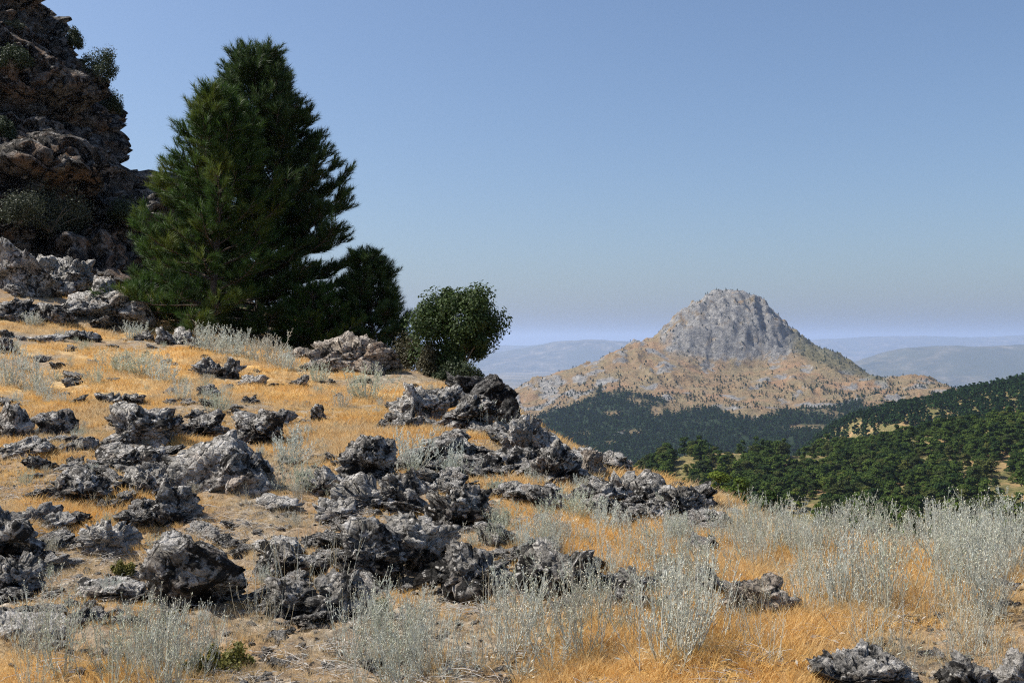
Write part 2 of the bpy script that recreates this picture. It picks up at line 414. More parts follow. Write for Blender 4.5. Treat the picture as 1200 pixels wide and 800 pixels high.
ZM = ZM+fracture(Pm.reshape(-1, 3)/100., 900, 11., 5, .5, .3).reshape(ZM.shape)*np.clip(crag*.8+rough*.55, 0, 1)
sh = np.exp(-((XM-260)/230)**2-((YM-2440)/110)**2)
ZM = ZM+sh*(9*ridged(Pm/80.+2., 3)-6)                            # the lumpy left shoulder
ZM = ZM+(1-crag)*(5*fbm(Pm/130., 4)+(.22+rough)*(8*ridged(gul*.8+5., 4)-5)+rough*.6*terrace+1.5*(ridged(Pm/21., 3)-.6))
ZM = ZM-(1-edge)*120
gyx = np.gradient(ZM, axis=0)/np.gradient(YM, axis=0); gxx = np.gradient(ZM, axis=1)/np.gradient(XM, axis=1)
slope = np.hypot(gyx, gxx)
um, vm = proj(np.stack([XM, YM, ZM], -1))
ftop = np.interp(um, [560, 630, 660, 700, 740, 770, 790, 830, 880, 930, 980, 1010, 1050, 1110, 1200], [500, 492, 472, 461, 462, 470, 480, 478, 486, 482, 478, 468, 474, 470, 455])
fn = fbm(Pm/70., 4)
wood = sstep(-5, 9, vm-ftop+13*fn)
wood = wood*sstep(1.25, .95, np.maximum(wood*0, fbm(Pm/55.+4., 3)*1.6))
for (u0, v0, du, dv) in [(718, 485, 10, 3), (740, 507, 13, 3), (682, 508, 8, 2), (715, 519, 7, 2), (770, 482, 8, 7), (945, 501, 24, 3.5), (865, 477, 20, 8), (820, 470, 14, 7), (930, 470, 26, 10), (1090, 470, 20, 6), (1045, 470, 14, 7), (1020, 472, 12, 6)]:
    wood = wood*(1-np.exp(-((um-u0)/du)**4-((vm-v0)/dv)**4)*sstep(-.7, .1, fbm(Pm/22., 3)+.2))
scrub = sstep(915, 940, um)*sstep(4, -6, vm-np.interp(um, [920, 950, 1000, 1040], [408, 424, 440, 452]))*sstep(1045, 1030, um)*(YM < 2560)
orange = (1-.8*crag)*sstep(.22, .55, fbm(Pm/60.+31., 3)+.5*np.exp(-((um-785)/25)**2-((vm-470)/12)**2)+.5*np.exp(-((um-945)/40)**2-((vm-500)/8)**2)+.25*np.exp(-((um-1000)/90)**2-((vm-452)/9)**2))
band = np.exp(-((vm-400)/15)**2)*sstep(770, 800, um)*sstep(935, 915, um)*(YM < 2470)          # the cliff band of the dome
rockm = np.clip(1.1*band+sstep(-.25, .3, fbm(Pm/34., 4)+.45*crag-.1)*sstep(.25, .5, crag+.2*fbm(Pm/60.+3., 3))*sstep(424, 408, vm)+sstep(.30, .52, fbm(Pm/55.+9., 4)+.35*(slope-.45)+.22*sstep(760, 640, um)+.16*np.exp(-((vm-ftop+6)/12)**2)), 0, 1)
m = Mat('mountain_slopes')
n1 = m.noise(.018, 8, .7); n2 = m.noise(.09, 7, .75); n3 = m.noise(.5, 4, .7)
tan = m.ramp(n2, [(.30, (.13, .095, .05)), (.48, (.27, .18, .095)), (.68, (.39, .275, .155))])
tan = m.mix(m.mask(n1, .42, .6), tan, m.mix(.5, tan, (.24, .215, .12)))
tan = m.mix(m.attr('orange'), tan, m.mix(.42, tan, (.42, .235, .13)))
rk = m.ramp(n2, [(.27, (.05, .05, .05)), (.43, (.19, .185, .178)), (.58, (.34, .325, .30)), (.72, (.54, .515, .47))])
rk = m.mix(m.mask(m.noise(.035, 6, .65), .55, .68), rk, m.mix(.6, rk, (.36, .27, .16)))
c = m.mix(m.attr('rock'), tan, rk)
c = m.mix(m.math('MULTIPLY', m.attr('scrub'), .85), c, m.ramp(n2, [(.35, (.06, .066, .03)), (.6, (.17, .155, .085)), (.75, (.33, .29, .2))]))
dots = m.mask(m.voro(.11), .16, .24)
c = m.mix(m.math('MULTIPLY', m.math('SUBTRACT', 1., dots), m.mask(n1, .56, .64)), c, (.05, .058, .03))
c = m.mix(m.attr('wood'), c, (.022, .042, .018))
m.color(c); m.bump(m.math('ADD', n2, m.math('MULTIPLY', n3, .4)), 1., 9.)
M_MTN = m.m
link('mountain', grid_mesh('mountain', XM, YM, ZM, M_MTN, {'wood': wood.ravel(), 'rock': rockm.ravel(), 'orange': orange.ravel(), 'scrub': scrub.ravel()}), kind='structure')

# wooded hill to the right
hs = [(770, 532), (800, 524), (850, 516), (900, 519), (960, 519), (1000, 514), (1060, 495), (1100, 486), (1150, 478), (1200, 471), (1300, 458), (1400, 450), (1550, 440)]
hp = []
for (u, v) in hs:
    v = v+12+(u-770)*.042; Yc = 450+(u-770)*.06; q = ray(u, v, Yc); hp.append(q)
    b = ray(u, 612+.0*(u-770), 305); hp.append(b)
    hp.append(ray(u, 560+(v-515)*.5, (Yc+305)/2+5))
    hp.append(np.array([q[0]*1.1, Yc+70, q[2]-14])); hp.append(np.array([q[0]*1.3, Yc+230, q[2]-62])); hp.append(np.array([b[0]*.8, 225, -76]))
hp += [ray(735, 560, 440), ray(700, 600, 440), ray(740, 620, 360), ray(690, 660, 330), np.array([20, 560, -120]), np.array([20, 250, -90])]
H_RBF = RBF(hp, 120.)
XH, YH = np.meshgrid(np.arange(20, 470, 2.), np.arange(215, 720, 2.2))
ZH = H_RBF(XH, YH); PH = np.stack([XH, YH, ZH], -1)
ZH = ZH+2.6*fbm(PH/40., 4)+.8*ridged(PH/9., 3)-.4
edge = sstep(0, 40, XH-20)*sstep(0, 40, 470-XH)*sstep(0, 30, YH-215)*sstep(0, 60, 720-YH)
ZH -= (1-edge)*40
m = Mat('hill_dry_grass'); n1 = m.noise(.05, 6, .65); n2 = m.noise(.6, 6, .72)
c = m.ramp(n2, [(.3, (.04, .045, .015)), (.5, (.12, .11, .04)), (.64, (.26, .20, .09)), (.76, (.44, .38, .30))])
c = m.mix(m.mask(n1, .5, .62), c, m.mix(.6, c, (.42, .26, .13)))
m.color(c); m.bump(n2, .8, .6); M_HILL = m.m
link('hill', grid_mesh('hill', XH, YH, ZH, M_HILL), kind='structure')

# bluish ridge behind the hill
bp = []
for (u, v) in [(1020, 480), (1060, 471), (1110, 457), (1160, 446), (1200, 438), (1260, 428), (1350, 420), (1500, 415)]:
    q = ray(u, v+9, 950); bp += [q, ray(u, v+60, 700), np.array([q[0]*1.1, 1100, q[2]-50]), np.array([q[0]*1.3, 1350, q[2]-140])]
bp += [ray(960, 510, 850), ray(900, 560, 800), ray(960, 560, 650)]
B_RBF = RBF(bp, 250.)
XB, YB = np.meshgrid(np.arange(230, 1050, 5.), np.arange(600, 1350, 6.))
ZB = B_RBF(XB, YB); PB = np.stack([XB, YB, ZB], -1); ZB = ZB+3.5*fbm(PB/60., 4)+1.2*ridged(PB/18., 3)-1
edge = sstep(0, 80, XB-230)*sstep(0, 100, 1050-XB)*sstep(0, 60, YB-600)*sstep(0, 120, 1350-YB); ZB -= (1-edge)*90
link('ridge', grid_mesh('ridge', XB, YB, ZB, M_HILL), kind='structure')

# far hills on the horizon
def far_hill(name, line, Yd, seed, width):
    us = np.array([p[0] for p in line], float); vs = np.array([p[1] for p in line], float)
    uu = np.arange(us[0], us[-1], 4.); yy = np.linspace(-1, 1, 41)
    U, T = np.meshgrid(uu, yy)
    Yg = Yd+T*width; Xg = (U-600)/F*Yd
    top = (400-np.interp(U, us, vs))/F*Yd
    Pn = np.stack([Xg/2600.+seed, Yg/2600., np.zeros_like(U)], -1)
    prof = np.exp(-(T/.42)**2)
    base = -700.
    Z = base+(top-base)*prof*(1+.10*fbm(Pn*1.6, 3)*(1-prof))+55*ridged(Pn*1.7, 4)*(.25+.75*(1-prof))-50+18*fbm(Pn*6, 3)
    Z -= (np.abs(T) > .97)*200
    return link(name, grid_mesh(name, Xg, Yg, Z, M_FARH), kind='structure')
m = Mat('far_hill_fields'); n1 = m.noise(.0006, 5, .6); n2 = m.noise(.0035, 5, .7)
c = m.ramp(n2, [(.35, (.03, .04, .025)), (.5, (.075, .075, .045)), (.62, (.15, .13, .085)), (.74, (.30, .26, .20))])
c = m.mix(m.mask(n1, .45, .6), c, (.06, .07, .04)); m.color(c); M_FARH = m.m
far_hill('hills', [(100, 440), (400, 415), (520, 412), (585, 411), (620, 404), (650, 398), (690, 395), (730, 398), (780, 404), (840, 410), (1000, 420)], 21000, 1.3, 4200)
far_hill('hills', [(900, 470), (945, 444), (980, 430), (1015, 417), (1060, 405), (1100, 402), (1150, 403), (1200, 401), (1300, 398), (1500, 400), (1700, 420)], 13500, 7.9, 3600)
far_hill('hills', [(200, 412), (500, 404), (700, 402), (880, 402), (960, 396), (1020, 393), (1080, 392), (1140, 394), (1200, 391), (1400, 392), (1700, 404)], 29000, 3.1, 5000)

# ------------------------------------------------------------------ haze
def box(name, lo, hi):
    V = [(x, y, z) for x in (lo[0], hi[0]) for y in (lo[1], hi[1]) for z in (lo[2], hi[2])]
    Q = [(0, 1, 3, 2), (4, 6, 7, 5), (0, 4, 5, 1), (2, 3, 7, 6), (0, 2, 6, 4), (1, 5, 7, 3)]
    return mesh_np(name, V, quads=Q, smooth=False)
hm = bpy.data.materials.new('haze'); hm.use_nodes = True
hn = hm.node_tree.nodes; hn.remove(hn['Principled BSDF'])
pv = hn.new('ShaderNodeVolumePrincipled'); pv.inputs['Color'].default_value = (.56, .70, 1, 1); pv.inputs['Density'].default_value = 5.0e-5
pv.inputs['Anisotropy'].default_value = .2
hm.node_tree.links.new(pv.outputs[0], hn['Material Output'].inputs['Volume'])
hz = box('haze', (-62000, -62000, -1300), (62000, 62000, 420)); hz.materials.append(hm)
link('haze', hz, kind='stuff')

# ------------------------------------------------------------------ scattering by geometry nodes (stuff only)
def scatter(name, P, sc, rz, idx, sources, **props):
    me = mesh_np(name, P, attrs={'sc': np.asarray(sc, float), 'rz': np.asarray(rz, float), 'id': np.asarray(idx, int)})
    o = link(name, me, kind='stuff', **props)
    nt = bpy.data.node_groups.new(name, 'GeometryNodeTree')
    nt.interface.new_socket('Geometry', in_out='INPUT', socket_type='NodeSocketGeometry')
    nt.interface.new_socket('Geometry', in_out='OUTPUT', socket_type='NodeSocketGeometry')
    N, L = nt.nodes, nt.links
    gi = N.new('NodeGroupInput'); go = N.new('NodeGroupOutput'); J = N.new('GeometryNodeJoinGeometry')
    def at(nm, ty):
        n = N.new('GeometryNodeInputNamedAttribute'); n.data_type = ty; n.inputs[0].default_value = nm; return n.outputs[0]
    a_sc, a_rz, a_id = at('sc', 'FLOAT'), at('rz', 'FLOAT'), at('id', 'INT')
    cx = N.new('ShaderNodeCombineXYZ'); L.new(a_rz, cx.inputs[2])
    for k, s_ in enumerate(sources):
        cmp_ = N.new('FunctionNodeCompare'); cmp_.data_type = 'INT'; cmp_.operation = 'EQUAL'
        L.new(a_id, cmp_.inputs[2]); cmp_.inputs[3].default_value = k
        oi = N.new('GeometryNodeObjectInfo'); oi.inputs['Object'].default_value = s_; oi.inputs['As Instance'].default_value = True
        ip = N.new('GeometryNodeInstanceOnPoints')
        L.new(gi.outputs[0], ip.inputs['Points']); L.new(cmp_.outputs[0], ip.inputs['Selection']); L.new(oi.outputs['Geometry'], ip.inputs['Instance'])
        L.new(cx.outputs[0], ip.inputs['Rotation']); L.new(a_sc, ip.inputs['Scale']); L.new(ip.outputs[0], J.inputs[0])
    L.new(J.outputs[0], go.inputs[0])
    md = o.modifiers.new('scatter', 'NODES'); md.node_group = nt
    return o
def source(name, me): return bpy.data.objects.new(name, me)          # not linked: only a source for scatter

# ------------------------------------------------------------------ trees of the far wood
LEAF4 = np.array([[0, -.5, 0], [.5, 0, .06], [0, .5, 0], [-.5, 0, -.06]]); LEAF4T = [[0, 1, 2], [0, 2, 3]]
def crown(seed, n, leaf, H, rad, lobes, base=.15, cone=.5):
    """leaf clumps spread through several lobes; unit: metres"""
    g = np.random.default_rng(seed); mb = MB()
    hh = g.uniform(base, 1, lobes); hh[0] = .96
    rprof = rad*(1-cone*hh)*np.clip((hh-base+.25)*3, .45, 1)*np.where(hh > .85, .6, 1)
    an = g.uniform(0, 6.28, lobes); rr_ = rprof*g.uniform(.25, .75, lobes)
    C = np.stack([rr_*np.cos(an), rr_*np.sin(an), hh*H*.92], -1); lr = rad*g.uniform(.28, .5, lobes)*(1-.35*hh)
    k = g.integers(0, lobes, n); D = g.normal(size=(n, 3)); D /= np.linalg.norm(D, axis=1)[:, None]
    D[:, 2] = np.abs(D[:, 2])*.9-.2*g.random(n)
    rad_ = lr[k]*g.uniform(.55, 1.08, n)
    P = C[k]+D*rad_[:, None]*np.array([1, 1, .75])
    nd = D+g.normal(size=(n, 3))*.55; nd[:, 2] += .4
    stamp(mb, LEAF4, LEAF4T, P, nd, g.uniform(0, 6.28, n), leaf*g.uniform(.6, 1.35, n))
    return mb
def trunk(H, r, seed=0, limbs=0):
    g = np.random.default_rng(seed); mb = MB(); t = np.linspace(0, 1, 6)
    P = np.stack([.05*H*np.sin(3*t+seed)*t, .04*H*np.cos(2*t+seed)*t, t*H-.15], -1); mb.tube(P, r*(1-.8*t), 6)
    for k in range(limbs):
        h = g.uniform(.3, .85); a = g.uniform(0, 6.28); b = np.array([np.interp(h, t, P[:, i]) for i in range(3)]); L_ = H*.3*(1.1-h)
        q = b+np.outer(np.linspace(0, 1, 4), [math.cos(a)*L_, math.sin(a)*L_, L_*.45]); mb.tube(q, [r*.4, r*.3, r*.2, r*.08], 4)
    return mb
WOOD = []
spec = [(5.4, 2.7, 20, .6, M_FOR), (4.6, 3.1, 20, .4, M_FOR), (6.2, 2.5, 22, .7, M_FOR), (4.0, 2.8, 18, .35, M_FORY), (5.0, 3.0, 20, .5, M_FOR2)]
for k, (H_, r_, lb, cn, mt) in enumerate(spec):
    cm = crown(50+k, 1900, .36, H_, r_, lb, .14, cn).mesh('crown', mt, False)
    tm = trunk(H_*.85, .13, k, 4).mesh('trunk', M_BARK)
    WOOD.append((cm, tm))
bvh_h = None
def grid_z(XG, YG, ZG, x, y):
    i = np.clip((x-XG[0, 0])/(XG[0, 1]-XG[0, 0]), 0, XG.shape[1]-1.001); j = np.interp(y, YG[:, 0], np.arange(YG.shape[0])); j = np.clip(j, 0, YG.shape[0]-1.001)
    i0 = i.astype(int); j0 = j.astype(int); fi, fj = i-i0, j-j0
    return (ZG[j0, i0]*(1-fi)+ZG[j0, i0+1]*fi)*(1-fj)+(ZG[j0+1, i0]*(1-fi)+ZG[j0+1, i0+1]*fi)*fj

g = np.random.default_rng(21)
cell = 3.8; hx, hy = np.meshgrid(np.arange(60, 460, cell), np.arange(262, 640, cell)); hx = hx.ravel()+g.uniform(-1.6, 1.6, hx.size); hy = hy.ravel()+g.uniform(-1.6, 1.6, hy.size)
hz_ = grid_z(XH, YH, ZH, hx, hy); P = np.stack([hx, hy, hz_], -1); u, v = proj(P)
keep = (fbm(P/22., 3) > -.40) & (u > 700)
for (u0, v0, du, dv) in [(815, 545, 20, 6), (795, 560, 12, 7), (800, 535, 12, 4), (855, 527, 22, 6), (940, 536, 26, 6), (920, 538, 14, 4), (958, 590, 17, 11), (940, 605, 16, 8), (1168, 560, 12, 16), (1190, 592, 14, 20), (1128, 545, 7, 16), (1085, 540, 10, 7), (1060, 575, 12, 6), (1180, 540, 8, 8), (1010, 560, 8, 5)]:
    keep &= ~((((u-u0)/(1.35*du))**2+((v-v0-5)/(1.45*dv))**2) < 1) | (g.random(len(u)) < .06)
P = P[keep]; u = u[keep]; v = v[keep]
sc = .62+.95*g.random(len(P))**1.3+.28*fbm(P/30.+3., 2); kd = g.choice(5, len(P), p=[.27, .24, .2, .09, .2]); rz = g.uniform(0, 6.28, len(P))
app = sc/P[:, 1]; vis = (u < 1206) & (v-5*sc*F/P[:, 1] < 618) & (u > 770)
order = np.argsort(-np.where(vis, app, 0))[:285]
solo = np.zeros(len(P), bool); solo[order] = True
desc = ['conical dark green pine', 'broad rounded dark green tree', 'slender pointed dark green pine', 'low bright yellowish green tree', 'uneven dark green pine']
place_ = lambda u: ['left end', 'left of its middle', 'in its middle', 'right of its middle', 'right end'][min(4, max(0, int((u-770)/87)))]
PROTO = {}
for i in order:
    k = int(kd[i]); lab = f"{'large' if sc[i] > 1.25 else 'small' if sc[i] < .95 else 'mid-sized'} {desc[k]} {'low' if v[i] > 590 else 'halfway up'} on the wooded hill, {place_(u[i])}"
    gr = 'trees on the near slope of the wooded hill'
    if k not in PROTO:
        t = thing('hill_tree', lab, 'tree', P[i], gr, rz[i], sc[i]); kid('crown', WOOD[k][0], t); kid('trunk', WOOD[k][1], t); PROTO[k] = t
    else: copy_tree(PROTO[k], P[i], rz[i], sc[i], lab, gr)
rest = ~solo
WSRC = [source('crown_source', w[0]) for w in WOOD]
scatter('distant_wood', P[rest], sc[rest], rz[rest], kd[rest], WSRC, label='dense dark green wood covering the upper part of the right-hand hill', category='wood')

# ridge wood behind + mountain foot wood + scrub on the mountain
SMALL = [source('far_crown', crown(80+k, 150, 1.15, 5.6, 2.6, 9, .1, .45).mesh('far_crown', M_FAR, False)) for k in range(4)]
g = np.random.default_rng(22)
bx, by = g.uniform(240, 800, 12000), g.uniform(612, 1150, 12000); bz = grid_z(XB, YB, ZB, bx, by); Pb = np.stack([bx, by, bz], -1)
Pb = Pb[(fbm(Pb/30., 3) > -.42)]
scatter('ridge_wood', Pb, g.uniform(.8, 1.4, len(Pb)), g.uniform(0, 6.28, len(Pb)), g.integers(0, 4, len(Pb)), SMALL, label='blue-green wood on the second ridge behind the hill', category='wood')
cx_, cy_ = g.uniform(-200, 1250, 34000), g.uniform(1290, 2300, 34000); cz = grid_z(XM, YM, ZM, cx_, cy_); wd = grid_z(XM, YM, wood, cx_, cy_)
k_ = wd > g.uniform(.35, .75, len(cx_)); Pc = np.stack([cx_, cy_, cz], -1)[k_]
scatter('mountain_foot_wood', Pc, g.uniform(.9, 1.75, len(Pc)), g.uniform(0, 6.28, len(Pc)), g.integers(0, 4, len(Pc)), SMALL, label='dark blue-green wood round the foot of the mountain', category='wood')
cx_, cy_ = g.uniform(-60, 1100, 16000), g.uniform(1900, 2560, 16000); cz = grid_z(XM, YM, ZM, cx_, cy_); Pc = np.stack([cx_, cy_, cz], -1)
wd = grid_z(XM, YM, wood, cx_, cy_); cr = grid_z(XM, YM, crag, cx_, cy_); us_, vs_ = proj(Pc); sb = grid_z(XM, YM, scrub, cx_, cy_)
dens = .05+.75*sstep(28, 0, np.abs(vs_-np.interp(us_, [560, 700, 800, 1000, 1110], [490, 452, 462, 466, 456])))*sstep(-.1, .3, fbm(Pc/50., 3)+.1)+.25*sb+.10*cr
k_ = (wd < .4) & (g.random(len(cx_)) < dens) & (us_ > 595) & (us_ < 1125)
Pc = Pc[k_]
scatter('mountain_scrub', Pc, g.uniform(.3, 1.1, len(Pc)), g.uniform(0, 6.28, len(Pc)), g.integers(0, 4, len(Pc)), SMALL, label='dark shrubs dotted over the tan slopes and grey dome of the mountain', category='scrub')
# the trees one can tell apart on the tan shelf at the mountain's right end
def mhit(u, v):
    t = np.linspace(1500, 2500, 800); x = (u-600)/F*t; z = (400-v)/F*t; d = z-grid_z(XM, YM, ZM, x, t); k = np.argmax(d < 0)
    return np.array([x[k], t[k], grid_z(XM, YM, ZM, x[k:k+1], t[k:k+1])[0]])
far_c = crown(99, 420, .8, 5.2, 3., 11, .05, .35).mesh('crown', M_FAR, False); far_t = trunk(4, .2, 3, 2).mesh('trunk', M_BARK)
proto = None
for (u0, v0, s_) in [(987, 466, 1.3), (1007, 467, 1.1), (1013, 467, 1.5), (1033, 472, 1.7), (1040, 475, 2.0), (1047, 474, 1.8), (1036, 466, 1.1), (1074, 471, 1.8), (1080, 468, 1.5), (1092, 470, 1.6), (1017, 456, 1.), (988, 462, .9), (984, 473, 1.), (1003, 476, 1.2), (1020, 477, 1.), (1062, 459, 1.1), (1070, 456, 1.2), (1078, 452, 1.2), (1096, 455, 1.), (1042, 455, .9), (905, 436, 1.1), (932, 431, 1.1), (938, 434, 1.), (900, 428, .9), (868, 442, 1.), (880, 446, 1.1)]:
    q = mhit(u0, v0)
    lab = 'dark round tree on the tan shelf at the right end of the mountain' if u0 > 960 else 'dark round tree on the tan slope under the grey mountain dome'
    gr = 'trees on the tan shelf of the mountain' if u0 > 960 else 'trees under the mountain dome'
    if proto is None:
        proto = t = thing('slope_tree', lab, 'tree', q, gr, 0., s_); kid('crown', far_c, t); kid('trunk', far_t, t)
    else: copy_tree(proto, q, g.uniform(0, 6.28), s_*g.uniform(.9, 1.1), lab, gr)

# ------------------------------------------------------------------ cliff on the left
hv = np.linspace(-3, 27, 270); ph = np.radians(np.linspace(-55, 128, 380))
HH, PP = np.meshgrid(hv, ph, indexing='ij')
xc, yc = -33., 56.
xR = np.interp(HH, [-3, 1, 3.5, 6.9, 7.6, 8.3, 9.2, 11.3, 13.7, 18, 24, 27], [-8, -8.5, -9.4, -10.6, -11.6, -13.6, -14.4, -15.4, -17.0, -19.5, -25, -31])
yF = np.interp(HH, [-3, 1.5, 3, 4.2, 7, 8, 10, 14, 18, 24, 27], [33.0, 34.5, 36.5, 37.5, 36.6, 37.4, 38.6, 41, 44.0, 50, 54])
CX = xc+(xR-xc)*np.sign(np.cos(PP))*np.abs(np.cos(PP))**.8; CY = yc-(yc-yF)*np.sign(np.sin(PP))*np.abs(np.sin(PP))**.8
CX = CX-.42*np.maximum(0, CY-38)
CP = np.stack([CX, CY, HH], -1)
nd = np.stack([np.cos(PP), -np.sin(PP), np.full_like(PP, .25)], -1)
lay = HH+.62*CX-.25*CY                                         # bedding dips down to the right
w1 = fbm(CP/5., 3)
terr = lay/2.6+.55*w1; fr = terr-np.floor(terr)
terr2 = lay/.8+.7*fbm(CP/2., 3); fr2 = terr2-np.floor(terr2)
disp = 1.5*fbm(CP/7., 3)-1.9*(fr**1.3-.5)-.55*(fr2**1.4-.5)+.55*ridged(CP/2.9, 3)-.4+.12*ridged(CP/.7, 3)
# the dark hollow under the overhang
ucl, vcl = proj(CP); hol = np.exp(-((ucl-128)/38)**2-((vcl-235)/45)**2)
disp = disp-2.6*hol
CP = CP+nd*disp[..., None]; CP[..., 2] += .25*fbm(CP/1.1, 3)
fc = CP.reshape(-1, 3); bax = [.5, -.2, .8]
CP = CP+nd*(fracture(fc, 420, 1.1, 3, .5, .3, bax, 2.2)+fracture(fc, 2600, .42, 4, .6, .3, bax, 2.)).reshape(HH.shape)[..., None]
nh, npn = HH.shape
i = (np.arange(nh-1)[:, None]*npn+np.arange(npn-1)[None]).ravel(); q = np.stack([i, i+npn, i+npn+1, i+1], -1)
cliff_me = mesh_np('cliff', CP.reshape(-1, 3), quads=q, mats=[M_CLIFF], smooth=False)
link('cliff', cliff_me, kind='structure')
bvh_c = BVHTree.FromPolygons(CP.reshape(-1, 3).tolist(), q.tolist())
def chit(u, v):
    d = Vector(((u-600)/F, 1, (400-v)/F)).normalized(); h = bvh_c.ray_cast(Vector((0, 0, 0)), d)
    return None if h[0] is None else np.array(h[0])

def bush(name, label, cat, loc, w, h, seed, mat, n=2600, leaf=.05, lobes=16, group=None, base=.05, cone=.25, tr=M_BARKG, part='foliage'):
    t = thing(name, label, cat, loc, group)
    g = np.random.default_rng(seed); mb = MB(); nl = 26; n = int(n*1.7)
    C = g.normal(size=(nl, 3)); C /= np.linalg.norm(C, axis=1)[:, None]; C *= g.uniform(.35, .85, nl)[:, None]; C[:, 2] = np.abs(C[:, 2])*1.1
    C = C*np.array([w/2, w/2, h*.75])+[0, 0, h*.08]; lr = g.uniform(.16, .34, nl)*min(w, h*1.3)*.75
    k = g.integers(0, nl, n); D = g.normal(size=(n, 3)); D /= np.linalg.norm(D, axis=1)[:, None]
    P_ = C[k]+D*(lr[k]*g.uniform(.3, 1.15, n)**.8)[:, None]
    stamp(mb, LEAF4*np.array([.6, 1, 1]), LEAF4T, P_, D+g.normal(size=(n, 3))*.7+[0, 0, .3], g.uniform(0, 6.28, n), leaf*g.uniform(.5, 1.4, n))
    kid(part, mb.mesh(part, mat, False), t); sm_ = MB()
    for c_ in C[:12]:
        s_ = np.linspace(0, 1, 5)[:, None]; sm_.tube(s_*c_*[1, 1, .9]+s_*(1-s_)*np.array([0, 0, h*.15]), max(.006, w*.012)*(1-.7*s_[:, 0]), 4)
    kid('stem', sm_.mesh('stem', tr), t)
    return t
for (u0, v0, w_, h_, sd, mt, lab) in [
    (118, 92, 1.9, 2.4, 1, M_JUN, 'dark juniper bush high on the right edge of the cliff against the sky'),
    (104, 52, 1.3, 1.3, 2, M_JUN, 'small dark bush at the upper right rim of the cliff'),
    (132, 130, 1.5, 1.5, 3, M_JUN, 'dark ragged bush on the cliff edge below the juniper'),
    (14, 75, 2.0, 1.2, 4, M_JUN, 'dark green bush on the cliff ledge at the left picture edge'),
    (16, 32, 1.2, .6, 5, M_SAGE, 'pale olive tuft on the highest cliff ledge at upper left'),
    (6, 160, 1.1, 1.1, 6, M_JUN, 'green bush at the left edge halfway down the cliff'),
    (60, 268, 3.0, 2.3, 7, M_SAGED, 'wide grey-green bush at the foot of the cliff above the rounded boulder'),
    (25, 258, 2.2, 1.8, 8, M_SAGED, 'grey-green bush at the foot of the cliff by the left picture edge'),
    (92, 268, 1.6, 1.3, 9, M_BRUSH, 'olive bush in the shade below the cliff hollow'),
    (150, 262, 1.8, 1.6, 10, M_JUN, 'dark bush between the cliff hollow and the front pine')]:
    q = None; du = 0
    while q is None and du < 120: q = chit(u0-du, v0); du += 6
    if q is None: continue
    bush('cliff_bush', lab, 'bush', q-np.array([0, .1, .15]), w_, h_, 200+sd, mt, 3600, .075, 18)

